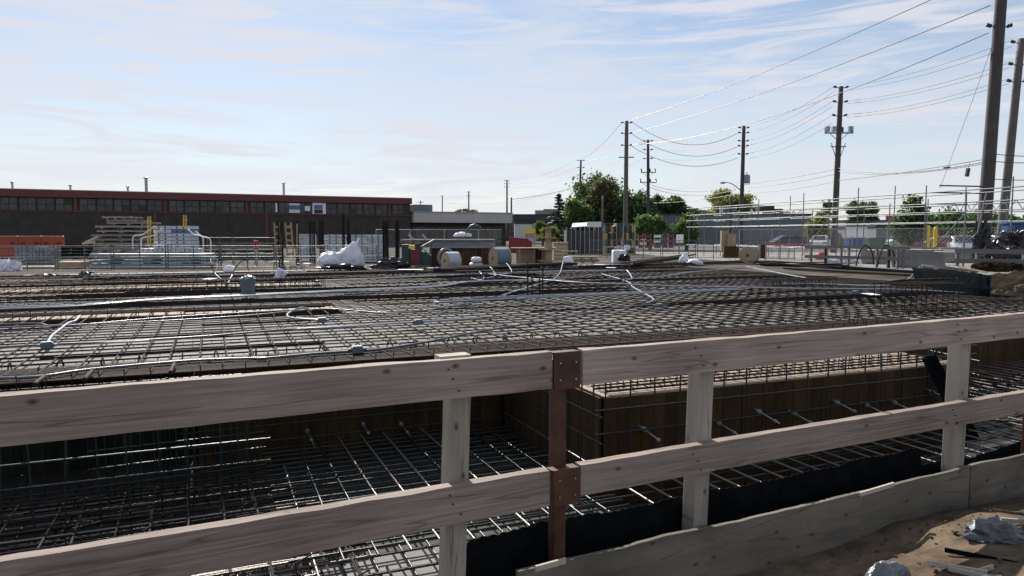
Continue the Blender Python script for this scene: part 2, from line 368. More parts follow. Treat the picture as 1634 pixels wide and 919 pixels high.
pitp = structure(put('pit_plywood', None, Matrix.Translation(S(0, 5, -1.3)) @ rotz(TS)))  # pale sheets only on the sunlit floor; darker floor colour beyond imitates shade
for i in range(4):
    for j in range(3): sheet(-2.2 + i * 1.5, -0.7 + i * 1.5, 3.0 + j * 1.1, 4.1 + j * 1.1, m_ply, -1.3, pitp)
# ---------------------------------------------------------------- formwork walls of upright planks
def plank_wall(name, label, p_of, length, z0, z1, normal_rz, mt, group, w=0.15):
    t = thing(name, label, 'formwork', p_of(0, z0), normal_rz, group)
    n = int(length / w); me = MB(); me.box((0, 0, 0), (z1 - z0, w - 0.004, 0.03)); mesh = me.mesh('form_plank', mt)
    for i in range(n):
        c = p_of((i + 0.5) * w, (z0 + z1) / 2)
        M = Matrix.Translation(c) @ rotz(normal_rz) @ Matrix.Translation((0, rnd(-0.006, 0.006), 0)) @ Matrix(((0, 1, 0, 0), (0, 0, 1, 0), (1, 0, 0, 0), (0, 0, 0, 1)))
        put('form_plank', mesh, M, t)
    return t
ZF = -1.34
w1 = plank_wall('formwork_wall', 'brown plank formwork wall with ties, right of the brown steel post', lambda s, z: S(BU0 + s, BV, z), BU1 - BU0, ZF, -0.175, TS, m_form, None)
w2 = plank_wall('formwork_wall', 'short brown return of formwork just right of the brown steel post', lambda s, z: S(BU0 - 0.02, BV + 0.05 + s, z), 2.75, ZF, -0.175, TS + math.pi / 2, m_form, None)
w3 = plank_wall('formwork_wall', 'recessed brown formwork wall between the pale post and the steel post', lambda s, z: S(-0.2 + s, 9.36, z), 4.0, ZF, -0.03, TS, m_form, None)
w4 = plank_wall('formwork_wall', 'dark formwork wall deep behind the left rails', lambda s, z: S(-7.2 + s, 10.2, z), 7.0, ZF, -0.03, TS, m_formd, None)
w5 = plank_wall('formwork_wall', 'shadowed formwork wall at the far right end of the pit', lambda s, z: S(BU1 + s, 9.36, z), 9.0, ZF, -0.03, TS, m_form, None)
def tie(t, p, n):
    a = stick('form_tie', p, p + n * rnd(.3, .5), 0.008, m_screw, t)
    m = MB(); q = n.to_track_quat('Z', 'Y').to_matrix().to_4x4()
    m.lathe([(0.012, 0), (0.028, 0.03), (0.028, 0.06), (0.012, 0.075)], 8, Matrix.Translation(p + n * 0.05) @ q)
    m.lathe([(0.01, 0), (0.02, 0.02), (0.02, 0.05), (0.01, 0.06)], 8, Matrix.Translation(p + n * 0.30) @ q)
    m.build('tie_cone', m_tie, a)
nf = -S(0, 1)
for i, uu in enumerate([4.15, 4.7, 5.25, 5.8, 6.35, 6.9, 7.45, 8.0, 8.6]):
    tie(w1, S(uu + rnd(-.12, .12), BV, -0.5 + rnd(-.05, .05)), (nf + Vector((0.12, 0, -0.25))).normalized())
for uu in (1.05, 1.75, 2.25, 2.9):
    tie(w3, S(uu, 9.36, -0.9 + rnd(-.03, .03)), (nf + Vector((0.1, 0, -0.25))).normalized())

# ---------------------------------------------------------------- reinforcement
def jit(p, s=0.012): return p + Vector((rnd(-s, s), rnd(-s, s), 0))
RB = 0.0115
def mat_thing(label, loc): return thing('rebar_mat', label, 'rebar mat', loc, TS)
top = mat_thing('wide mesh of reinforcing bars tied over the plywood deck', S(0, 9.4, 0))
v = 9.5; k = 0
while v < 31.3:
    u0 = next((t[3] - .1 for t in TROUGH if t[0] < v < t[1]), DU0 - 0.2); u1 = DU1 - rnd(0, 0.3); o = rnd(-0.03, 0.03)
    stick('rebar', S(u0, v + o, 0.045 + rnd(0, .006)), S(u1, v + o + rnd(-0.07, 0.07), 0.045 + rnd(0, .006)), RB * .9 if v < 14 else RB * .8, m_bar, top, 'cyl5')
    v += 0.32 if v < 14 else (0.33 if v < 20 else 0.42)
u = DU0
while u < DU1:
    o = rnd(-0.02, 0.02)
    stick('rebar', S(u + o, 9.0 + rnd(0, .05), 0.068), S(u + o + rnd(-0.08, 0.08), 31.3, 0.068), RB * 1.15, m_bar, top, 'cyl5')
    u += 0.31
# lapped bars and the heavier strips, seen as one dark mass of steel
ms = MB()
for _ in range(50):
    u = rnd(-6, 16); v = rnd(10, 22); L = rnd(1.5, 4)
    ms.bar(S(u, v, 0.08), S(u + L, v + rnd(-.05, .05), 0.085), RB, 5)
for (v0, v1, u0, u1, st) in ((16.3, 17.3, -8, 9.5, 0.14), (19.5, 20.2, -3, 18, 0.18), (23.8, 24.5, -9, 12, 0.2), (12.4, 13.0, 9, 19, 0.14), (26.5, 27.2, -4, 19, 0.2)):
    v = v0
    while v < v1:
        ms.bar(S(u0 + rnd(-1, 1), v, 0.085 + rnd(0, .03)), S(u1 + rnd(-1, 1), v + rnd(-.08, .08), 0.085 + rnd(0, .03)), RB * 1.2, 5); v += st
for (u0, u1) in ():
    u = u0
    while u < u1:
        ms.bar(S(u, 14 + rnd(-1, 1), 0.09), S(u + rnd(-.05, .05), 29, 0.09), RB, 5); u += 0.15
for _ in range(70):                                   # second skew layer far away
    u = rnd(-8, 17); v = rnd(19, 30); L = rnd(2, 5)
    ms.bar(S(u, v, 0.1), S(u + L, v + rnd(-.3, .3), 0.1), RB, 5)
stuff(ms.build('lapped_rebar', m_bar, top))
# bolsters: low combs of wire that hold the mat off the plywood
for v in (9.95, 11.2, 12.5, 13.8, 17.9, 19.2, 20.6, 25, 27.5):
    m = MB(); u = DU0
    m.bar(S(DU0, v, 0.034), S(DU1 - 1, v, 0.034), 0.005, 5)
    while u < DU1 - 1:
        m.bar(S(u, v, 0.034), S(u + 0.01, v - 0.03, 0.0), 0.004, 4); u += 0.125
    m.build('bolster', m_bar, top)

hm = MB(); hm.tube([Vector((.09 * math.cos(a), 0, .09 * math.sin(a))) for a in [math.pi * k / 8 for k in range(9)]] + [Vector((-.09, 0, -.15))], .009, 5, True); hm = hm.mesh('bar_hook', m_bar)
u = -5
while u < 15: put('bar_hook', hm, Matrix.Translation(S(u + rnd(-.05, .05), 9.5, .04)) @ rotz(TS + R(90) + rnd(-.3, .3)), top); u += .42
def cage(name, label, O, du, L, w, h, nlong, step, mt, r=0.011, over=0.03, sr=0.0065):
    # a beam cage: long bars and closed stirrups; O is the base corner, du along, dv across
    dv = Vector((-du.y, du.x, 0)); t = thing(name, label, 'rebar cage', O, math.atan2(du.y, du.x))
    for i in range(nlong):
        a = i / max(1, nlong - 1)
        stick('rebar', O + dv * (w * a) + Vector((0, 0, h)), O + du * L + dv * (w * a) + Vector((0, 0, h + rnd(-.01, .01))), r, mt, t, 'cyl5')
        if i % 2 == 0: stick('rebar', O + dv * (w * a), O + du * L + dv * (w * a), r, mt, t, 'cyl5')
    m = MB(); z = Vector((0, 0, 1)); q = 0.0
    m.tube([z * h - dv * 0.02, dv * 0, dv * w, dv * w + z * h, z * (h + over), z * (h + over) - dv * 0.03 + z * 0.05], sr, 5)
    mesh = m.mesh('stirrup', mt, M=rotz(math.atan2(du.y, du.x))); s = 0.05
    while s < L:
        put('stirrup', mesh, Matrix.Translation(O + du * (s + rnd(-.015, .015))) @ rotz(math.atan2(du.y, du.x) + rnd(-.03, .03)), t); s += step
    return t
DU, DV = S(1, 0), S(0, 1)
cage('beam_cage', 'dense rusty beam cage along the near edge of the deck', S(-6.2, 8.55, -0.30), DU, 17.5, 0.8, 0.36, 17, 0.24, m_rust, 0.012)
cage('beam_cage', 'beam cage in the nearer trough at left of the deck', S(-9.5, 15.0, -0.44), DU, 11.8, 0.42, 0.56, 4, 0.24, m_rust, 0.011)
cage('beam_cage', 'beam cage in the farther trough at left of the deck', S(-9.8, 22.8, -0.40), DU, 12.8, 0.42, 0.62, 4, 0.26, m_rust, 0.011)
cage('beam_cage', 'beam cage standing on the tan plywood above the right formwork', S(BU0 + 0.06, BV + 0.08, -0.12), DU, BU1 - BU0 - 0.1, 0.55, 0.25, 8, 0.17, m_bar, 0.010)
cage('beam_cage', 'second beam cage on the tan plywood, hidden mostly by the top rail', S(BU0 + 0.06, 7.6, -0.12), DU, BU1 - BU0 - 0.1, 0.6, 0.22, 6, 0.2, m_bar, 0.010)
p = gnd(1440, 497, 0.08)
cage('beam_cage', 'tall rebar cage standing up on the deck near the right end of the top rail', p, (gnd(1545, 493, .08) - p).normalized(), 1.45, 0.75, 0.50, 6, 0.13, m_bar, 0.016, 0.12, 0.009)
p = gnd(730, 447, .1); cage('beam_cage', 'short upright stirrup cage beyond the middle of the deck', p, DU, 1.4, 0.4, 0.28, 4, 0.12, m_bar)
p = gnd(350, 466, .1); cage('beam_cage', 'low stirrup cage behind the blue grey bucket', p, DU, 2.6, 0.4, 0.30, 5, 0.12, m_bar)
p = gnd(1230, 458, .1); cage('beam_cage', 'long dark stirrup cage towards the right of the deck', p, DU, 2.4, 0.4, 0.2, 5, 0.13, m_bar)

# rebar mats low in the pit
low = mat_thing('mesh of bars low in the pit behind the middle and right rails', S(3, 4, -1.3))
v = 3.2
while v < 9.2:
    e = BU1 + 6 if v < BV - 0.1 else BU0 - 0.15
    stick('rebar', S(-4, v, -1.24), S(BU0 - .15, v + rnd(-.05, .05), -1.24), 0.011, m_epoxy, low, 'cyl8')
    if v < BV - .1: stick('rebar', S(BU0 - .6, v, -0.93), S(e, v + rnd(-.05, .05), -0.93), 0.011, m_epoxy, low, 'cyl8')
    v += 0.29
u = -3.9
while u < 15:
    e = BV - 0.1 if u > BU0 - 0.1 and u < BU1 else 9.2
    zz = -1.262 if u < BU0 - .2 else -0.905; stick('rebar', S(u, 2.9, zz), S(u + rnd(-.05, .05), e, zz), 0.011, m_epoxy if zz < -1.2 else m_litbar, low, 'cyl8'); u += 0.27
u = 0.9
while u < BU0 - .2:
    stick('rebar', S(u, 5.6, -1.0), S(u + rnd(-.05, .05), 9.2, -1.0), 0.0105, m_litbar if random.random() < .5 else m_epoxy, low, 'cyl8'); u += 0.27
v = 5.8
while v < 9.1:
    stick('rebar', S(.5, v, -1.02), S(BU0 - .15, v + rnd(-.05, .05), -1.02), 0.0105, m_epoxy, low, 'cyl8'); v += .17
m = MB()
for _ in range(26): 
    u = rnd(-0.3, 1.3); m.bar(S(u, 3.2, -1.18), S(u + rnd(-.3, .3), 5.6 + rnd(-.6, .6), -1.19), 0.013, 6)
for _ in range(60):
    u, v = rnd(8.8, 13), rnd(4.5, 9); m.bar(S(u, v, -0.9 + rnd(-.3, .1)), S(u + rnd(1, 3), v + rnd(-.3, .3), -0.9 + rnd(-.3, .1)), 0.011, 5)
for _ in range(40):
    u, v = rnd(8.8, 13), rnd(4.5, 7); m.bar(S(u, v, -0.8 + rnd(-.3, .1)), S(u + rnd(-.3, .3), v + rnd(1, 2.4), -0.8 + rnd(-.3, .1)), 0.011, 5)
stuff(m.build('loose_rebar', m_bar, low))
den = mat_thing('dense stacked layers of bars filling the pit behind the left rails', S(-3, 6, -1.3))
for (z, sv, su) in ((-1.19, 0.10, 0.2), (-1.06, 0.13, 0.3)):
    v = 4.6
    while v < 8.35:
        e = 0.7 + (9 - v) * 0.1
        stick('rebar', S(-7, v + rnd(-.03, .03), z + rnd(-.03, .03)), S(e + rnd(-.5, .3), v + rnd(-.12, .12), z + rnd(-.03, .03)), 0.0105, m_bar if random.random() < .6 else m_litbar, den, 'cyl8'); v += sv
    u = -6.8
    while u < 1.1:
        stick('rebar', S(u + rnd(-.05, .05), 4.5, z + 0.025), S(u + rnd(-.12, .12), 8.4, z + 0.025), 0.011, m_rust if random.random() < .7 else m_litbar, den, 'cyl8'); u += su
m = MB()
for _ in range(90):
    u, v = rnd(-5, 0.8), rnd(5, 8.2); m.tube([S(u, v, -1.2), S(u + rnd(-.1, .1), v, -0.98), S(u + 0.3, v + rnd(-.2, .2), -0.98 + rnd(-.05, .05))], 0.008, 5)
stuff(m.build('chair_bars', m_bar, den))
# upright curtains of wall bars
def curtain(label, p_of, length, z0, z1, sv, zs, mt):
    t = thing('rebar_curtain', label, 'rebar curtain', p_of(0, z0), TS); s = 0.05
    while s < length:
        stick('rebar', p_of(s + rnd(-.03, .03), z0), p_of(s + rnd(-.03, .03), z1 + rnd(-.06, .06)), 0.009, mt, t, 'cyl8'); s += sv
    for z in zs: stick('rebar', p_of(-0.1, z + rnd(-.01, .01)) - DV * 0.02, p_of(length + 0.1, z + rnd(-.01, .01)) - DV * 0.02, 0.0105, mt, t, 'cyl8')
    return t
curtain('upright bars in front of the right brown formwork wall', lambda s, z: S(BU0 - 0.1 + s, BV - 0.13, z), BU1 - BU0 + 0.1, ZF, 0.13, 0.3, (-1.1, -0.82, -0.5, -0.26, -0.02, 0.1), m_epoxy)
curtain('upright bars turning the corner beside the brown steel post', lambda s, z: S(BU0 - 0.14, BV - 0.1 + s, z), 2.7, ZF, 0.1, 0.3, (-1.1, -0.84, -0.58, -0.32, -0.1), m_epoxy)
curtain('upright bars in front of the recessed formwork between the posts', lambda s, z: S(-0.3 + s, 9.15, z), 3.9, ZF, 0.1, 0.22, (-1.15, -0.95, -0.75, -0.6, -0.45, -0.22), m_epoxy)
curtain('tall sparse upright bars deep behind the left rails', lambda s, z: S(-7.2 + s, 9.22, z), 7.4, ZF, 0.1, 0.2, (-0.95, -0.62, -0.34, -0.12), m_epoxy)
curtain('nearer row of upright bars rising from the pit behind the left rails', lambda s, z: S(-5.5 + s, 7.6 + .05 * math.sin(s * 9), z), 5.9, ZF, -0.05, 0.26, (-0.72, -0.5, -0.28), m_epoxy)
curtain('close packed upright bars left of the pale post in the pit', lambda s, z: S(-1.1 + s, 8.3 + .06 * math.sin(s * 13), z), 1.5, ZF, 0.0, 0.085, (-1.0, -0.8, -0.62, -0.45, -0.3), m_epoxy)
curtain('tangle of upright bars at the far right end of the formwork', lambda s, z: S(BU1 + 0.1 + s * 0.2, BV - 0.1 + s * 0.98, z), 2.6, ZF, 0.2, 0.12, (-1.1, -0.9, -0.7, -0.5, -0.3, -0.1), m_epoxy)
t = thing('leaning_planks', 'dark boards leaning against the right end of the formwork under the top rail', 'planks', S(8.9, 6.2, ZF), TS)
for i in range(3):
    stick('board', S(8.75 + i * .07, 6.1, ZF + .3), S(8.35 + i * .07, 6.45, 0.0), 0.03, m_dark, t, 'box', 0.09)

# column starter bars on the deck
t = thing('column_starter_bars', 'four upright starter bars rising from the middle of the deck', 'starter bars', gnd(853, 474, 0.05))
for px, pt in ((842, 420), (849, 440), (861, 438), (866, 420)):
    b = gnd(px, 474 + rnd(-2, 2), 0.04); stick('starter_bar', b, Vector((b.x, b.y, at(px, pt, b.y).z)), 0.017, m_bar, t)
# ---------------------------------------------------------------- conduit, boxes and other things lying on the deck
def spline(pts, n=8):
    pts = [Vector(p) for p in pts]; o = []
    P = [pts[0]] + pts + [pts[-1]]
    for i in range(1, len(P) - 2):
        a, b, c, d = P[i - 1], P[i], P[i + 1], P[i + 2]
        for k in range(n):
            t = k / n
            o.append(0.5 * ((2 * b) + (c - a) * t + (2 * a - 5 * b + 4 * c - d) * t * t + (3 * b - a - 3 * c + d) * t ** 3))
    o.append(pts[-1]); return o
def conduit(label, pix, mt=None, r=0.014, n=1, z=0.1, spread=0.05):
    mt = mt or m_cond
    if n == 1:
        m = MB(); m.tube(spline([gnd(x, y, z + (q[0] if q else 0)) for x, y, *q in pix]), r, 7)
        return tag(m.build('conduit', mt, smooth=True), label, 'conduit')
    t = thing('conduit_run', label, 'conduit', gnd(pix[0][0], pix[0][1], z))
    for i in range(n):
        m = MB(); m.tube(spline([gnd(x, y, z + rnd(0, .03)) + DV * (i - (n - 1) / 2) * spread * rnd(.6, 1.5) + Vector((rnd(-.04, .04), rnd(-.04, .04), 0)) for x, y, *q in pix]), r, 7)
        m.build('conduit', mt if i % 2 else m_condw, t, smooth=True)
    return t
conduit('bundle of pale conduits crossing the left of the deck towards the spools', [(-30, 492), (130, 487), (250, 478), (400, 471), (560, 463), (690, 457), (760, 449), (900, 446)], n=5, spread=0.09)
conduit('long conduit bundle across the right half of the deck', [(780, 437), (900, 449), (1050, 455), (1200, 458), (1330, 461), (1440, 462), (1540, 467)], n=4, spread=0.1)
conduit('conduits rising to the black sheeting at the right of the deck', [(1250, 452), (1340, 454), (1410, 455), (1445, 448, .15), (1462, 434, .45), (1470, 424, .7)], m_condw, n=2, spread=0.12)
conduit('conduit winding from the left edge across the deck middle', [(-20, 523), (120, 518), (260, 512), (400, 503), (520, 493), (640, 499), (760, 482), (860, 466)])
conduit('second conduit winding just behind the left grid', [(-20, 518), (60, 516), (100, 520), (260, 507), (420, 497), (560, 491)])
conduit('conduit lying nearest along the left edge of the mesh', [(-20, 604), (60, 601), (140, 590), (260, 579), (330, 574), (430, 571)], r=0.016)
conduit('conduit pair from the left towards the middle boxes', [(-20, 556), (80, 550), (200, 545), (330, 536), (450, 526), (560, 520), (670, 513), (800, 505)], n=2)
conduit('conduit crossing diagonally from the near middle to the right', [(410, 573), (520, 563), (600, 558), (680, 546), (760, 530), (880, 510), (980, 492), (1040, 486)], r=0.017)
conduit('pale conduit elbow rising from the round box at left', [(76, 547), (84, 535), (98, 524), (108, 516), (120, 512), (128, 504)], m_condw, r=0.02)
conduit('looped conduit end curling above the deck grid', [(520, 511), (470, 508), (458, 503), (465, 497), (472, 494, .12), (482, 491, .16), (496, 495, .05)], m_condw, r=0.02)
conduit('thin white conduit zigzagging in the middle distance', [(960, 437), (1000, 449), (1010, 458), (1032, 470), (1043, 478), (1030, 484)], m_condw, r=0.018)
conduit('conduit looping up behind the starter bars', [(800, 472), (850, 456), (880, 447), (893, 436), (897, 424, .15), (899, 416, .3)], m_condw, r=0.02)
conduit('thick pale conduit lying towards the wooden spool', [(1190, 425), (1215, 430), (1250, 437), (1290, 444)], m_condw, r=0.02)
conduit('conduit snaking across the far right of the deck', [(850, 448), (960, 447), (1050, 441), (1100, 434), (1150, 430), (1200, 427)], n=2)
conduit('grey conduits bunched behind the starter bars', [(690, 482), (830, 474), (960, 469), (1080, 465), (1180, 461)], n=4, spread=0.12)
conduit('short conduit whip bending up in the middle distance', [(752, 444), (768, 447), (772, 442, .05), (768, 437, .15), (765, 433, .2)], m_condw, r=0.022)
conduit('conduit running under the far stirrup cages', [(500, 448), (620, 443), (760, 437), (900, 432), (1000, 431)], n=3, spread=0.12)
conduit('left pair of upright conduit whips beyond the bucket', [(366, 452), (354, 446), (343, 436, .15), (338, 424, .4), (336, 414, .6)], m_cond, r=0.02)
conduit('right upright conduit whip beyond the bucket', [(364, 452), (370, 440, .15), (376, 427, .4), (384, 417, .6)], m_cond, r=0.02)
for i, (x, y) in enumerate(((816, 434), (790, 440), (1008, 445))):
    conduit(['short white conduit stub by the big cable spool', 'bent white conduit stub below the cable reels', 'white conduit stub right of the starter bars'][i], [(x - 14, y + 4), (x, y), (x - 3, y - 8, .1), (x - 8, y - 14, .2)], m_condw, r=0.02)
def jbox(label, x, y, s=0.12):
    c = gnd(x, y, 0.075); t = thing('junction_box', label, 'junction box', c, TS + rnd(-.4, .4))
    rz_ = TS + rnd(-.3, .3); m = MB(); m.box(c + Vector((0, 0, .05)), (s * 1.15, s * .85, .075), rotz(rz_)); m.build('box_body', m_box, t, bevel=.008, rz=rz_)
    m = MB(); m.box(c + Vector((0, 0, .093)), (s * .95, s * .7, .008), rotz(rz_)); m.build('box_cover', m_condw, t, rz=rz_)
    for a in (0, math.pi):
        d = S(math.cos(a), math.sin(a)); stick('connector', c + d * s * .5 + Vector((0, 0, .05)), c + d * s * .95 + Vector((0, 0, .05)), .016, m_box, t)
for l, x, y in (('octagonal grey box at the foot of the pale conduit elbow', 75, 557), ('grey box beside the looped conduit end', 514, 516), ('grey box right of the looped conduit, mid deck', 667, 519), ('grey box on the nearest conduit, middle of the mesh', 570, 564), ('grey box on the right part of the mesh', 1052, 492), ('blue grey box left of the starter bars', 832, 482), ('pale box far right on the deck', 1365, 470)):
    jbox(l, x, y)
def bucket(label, x, y, d, h, w, mt, tiltx=0, lid=True):
    c = gnd(x, y, 0.08); t = thing('bucket', label, 'bucket', c)
    Mx = Matrix.Translation(c) @ Matrix.Rotation(tiltx, 4, 'Y')
    m = MB(); m.lathe([(w * .42, 0), (w * .5, h * .86), (w * .53, h * .87), (w * .53, h * .95), (w * .49, h * .95), (w * .48, h * .8), (0.02, h * .8)], 20, Mx); m.build('bucket_body', mt, t, smooth=False)
    pts = [Mx @ Vector((w * .53 * math.cos(a), 0.02, h * .9 - w * .3 * math.sin(a))) for a in [math.pi * k / 10 for k in range(11)]]
    m = MB(); m.tube(pts, 0.006, 5); m.build('handle', m_screw, t)
    if lid:
        m = MB(); m.blob(Mx @ Vector((0, 0, h * .92)), (w * .9, w * .9, h * .3), 3.3, .5, 8); m.build('contents', m_condw, t)
bucket('blue grey bucket heaped with fittings, at left of the deck', 396, 470, 0, 0.42, 0.36, m_box)
bucket('pale lilac bucket tipped over on the far deck', 444, 445, 0, 0.34, 0.34, mat('lilac_plastic', (.55, .55, .68), .5), 0.5, False)
# loose boards lying on the top of the near cage
for i, (a, b, l) in enumerate((((55, 613), (72, 600), 'short grey spacer bar across the near cage at far left'), ((135, 605), (147, 592), 'short grey spacer bar across the near cage, second from left'), ((272, 594), (278, 581), 'short spacer bar lying on the near cage left of centre'))):
    tag(stick('spacer_bar', gnd(a[0], a[1], .12), gnd(b[0], b[1], .12), 0.022, m_rust), l, 'bar')

# ---------------------------------------------------------------- the near guard rail
fence = thing('guard_rail', 'timber guard rail with brown steel post running across the foreground', 'guard rail', FN(fu(905), FV + 0.03, 0), TF)
def rail(name, ua, ub, z0, z1, mt, v0=FV, th=0.046, drop=0.0, tilt=0.0):
    m = MB(); n = 90; vs = []; fs = []
    for i in range(n + 1):
        u = ua + (ub - ua) * i / n; w = 0.004 * math.sin(u * 1.7 + z0 * 9) ; zz = 0.004 * math.sin(u * 1.1 + z1 * 7) + tilt * (u - ua)
        for (a, b) in ((0, z0), (th, z0), (th, z1), (0, z1)):
            vs.append(FN(u, v0 + a + w, b + zz + 0.004 * noise.noise(Vector((u * 7, a * 30, b * 9))) * (1 if b == z1 else .6)))
    for i in range(n):
        for k in range(4): fs.append((i * 4 + k, i * 4 + (k + 1) % 4, i * 4 + 4 + (k + 1) % 4, i * 4 + 4 + k))
    fs += [(0, 1, 2, 3), (n * 4 + 3, n * 4 + 2, n * 4 + 1, n * 4)]
    m.add(vs, fs); return m.build(name, mt, fence, rz=TF)
uL, uR = fu(881), fu(931)
TOP, MID = 1.102, 0.643
rail('top_rail', -3.2, uL, TOP - 0.142, TOP, m_rail); rail('top_rail', uR, 5.2, TOP - 0.14, TOP - 0.002, m_rail)
rail('top_rail', 5.21, 8.2, TOP - 0.14, TOP - 0.004, m_rail)
rail('mid_rail', -3.2, fu(879), MID - 0.142, MID, m_rail); rail('mid_rail', fu(930), 5.1, MID - 0.128, MID - 0.002, m_rail)
rail('mid_rail', 5.11, 8.2, MID - 0.13, MID - 0.004, m_rail)
def post(px, mt, top, bot, lean=0.0, w=0.08):
    m = MB()
    vs = []; h = w / 2; vc = FV + 0.05 + h; u = fu(px) * (FV + 0.1) / FV
    for z, s in ((bot, -lean * (MID - bot)), (top, lean * (top - MID))):
        for a, b in ((-h, -h), (h, -h), (h, h), (-h, h)): vs.append(FN(u + a + s, vc + b, z))
    m.add(vs, [(0, 3, 2, 1), (4, 5, 6, 7)] + [(i, (i + 1) % 4, 4 + (i + 1) % 4, 4 + i) for i in range(4)])
    return m.build('post', mt, fence, bevel=0.004, rz=TF)
post(722, m_postw, TOP - 0.02, -0.5, 0.035); post(1117, m_postw, TOP - 0.03, -0.3, 0.03); post(1533, m_postw, TOP - 0.03, -0.3, 0.02)
post(-260, m_postw, TOP - .03, -.4)
def steel(px, z0=-0.4):
    t = None; uc = fu(px); m = MB(); m.box(FN(uc - 0.004, FV + 0.066, (z0 + TOP) / 2 - .02), (0.052, 0.05, TOP - z0 - .04), rotz(TF))
    t = m.build('steel_post', m_steelpost, fence, bevel=0.004, rz=TF)
    for z1 in (TOP - 0.004, MID - 0.006):
        m = MB(); m.box(FN(uc, FV + 0.004, z1 - 0.072), (0.118, 0.012, 0.146), rotz(TF))
        m.box(FN(uc, FV + 0.028, z1 - 0.005), (0.118, 0.05, 0.008), rotz(TF)); 
        p = m.build('rail_bracket', m_steelpost, t, bevel=0.0015, rz=TF)
        for a in (-0.035, 0.035):
            for b in (-0.036, 0.03):
                q = Matrix.Translation(FN(uc + a, FV - 0.006, z1 - 0.07 + b)) @ rotz(TF) @ Matrix.Rotation(R(90), 4, 'X')
                put('screw', unit('cyl8', m_screw), q @ Matrix.Diagonal((0.0035, 0.0035, 0.005, 1)), t)
steel(906); steel(1676)
# kick boards with a splintered top edge
for k, (a, b) in enumerate(((fu(830), fu(1568)), (fu(1570), 6.2))):
    m = MB(); n = 40; vs = []; fs = []
    for i in range(n + 1):
        u = a + (b - a) * i / n
        zt = 0.262 + 0.012 * noise.noise(Vector((u * 2.3, 5, 0))) + 0.004 * noise.noise(Vector((u * 19, 2, 0)))
        for (q, z) in ((0, -0.12), (0.02, -0.12), (0.02, zt), (0, zt)): vs.append(FN(u, FV + 0.012 + q + 0.004 * math.sin(u * 2), z))
    for i in range(n):
        for j in range(4): fs.append((i * 4 + j, i * 4 + (j + 1) % 4, i * 4 + 4 + (j + 1) % 4, i * 4 + 4 + j))
    fs += [(0, 1, 2, 3), (n * 4 + 3, n * 4 + 2, n * 4 + 1, n * 4)]
    m.add(vs, fs); m.build('kick_board', m_kick, fence, rz=TF)
t = stick('splinter', FN(fu(1385), FV + 0.0, .26), FN(fu(1440), FV + 0.0, 0.272), 0.012, m_pale, fence, 'box', 0.02)
stick('splinter', FN(fu(855), FV - 0.004, .266), FN(fu(905), FV - 0.002, 0.27), 0.01, m_pale, fence, 'box', 0.022)
for px in (722, 1117, 1533):
    for zc, hh in ((TOP - .07, .04), (MID - .068, .038)):
        for (a, b) in ((-.02, hh), (.018, -hh), (.0, .004)):
            put('nail', unit('cyl8', m_asphn), Matrix.Translation(FN(fu(px) + a + rnd(-.008, .008), FV - .0065, zc + b)) @ rotz(TF) @ Matrix.Rotation(R(90), 4, 'X') @ Matrix.Diagonal((.0032, .0032, .006, 1)), fence)
# splice block on top of the left rail
m = MB(); m.box(FN(fu(733), FV + 0.07, TOP - 0.006), (0.12, 0.06, 0.03), rotz(TF)); m.build('splice_block', m_pale, fence, rz=TF)
# drainage membrane standing behind the kick board
m = MB(); n = 240; vs = []; fs = []; ua, ub = fu(735), 6.3; NR = 9
for i in range(n + 1):
    u = ua + (ub - ua) * i / n
    zt = 0.352 + 0.03 * noise.noise(Vector((u * 1.7, 1, 0))) + 0.012 * noise.noise(Vector((u * 9, 1, 0))) + (0.007 if i % 2 else 0) - (0.1 if u > fu(1530) else 0)
    for side in (0, 1):
        for j in range(NR):
            z = -0.6 + (zt + .6) * (j / (NR - 1)) ** .6
            w = 0.045 * noise.noise(Vector((u * 1.3, 7, z * .5))) + 0.022 * noise.noise(Vector((u * 6 + z * 2, 3, z * 4))) + .008 * noise.noise(Vector((u * 19, 5, z * 3)))
            vs.append(FN(u, FV + 0.16 + w + .01 * side, z))
for i in range(n):
    for j in range(NR - 1):
        a = i * 2 * NR + j; c = (i + 1) * 2 * NR + j
        fs += [(a, c, c + 1, a + 1), (a + NR, a + NR + 1, c + NR + 1, c + NR)]
    a = i * 2 * NR + NR - 1; c = (i + 1) * 2 * NR + NR - 1; fs.append((a, c, c + NR, a + NR))
m.add(vs, fs); tag(m.build('drainage_membrane', m_dark, rz=TF, smooth=True), 'black drainage membrane with serrated edge standing behind the kick board', 'membrane')
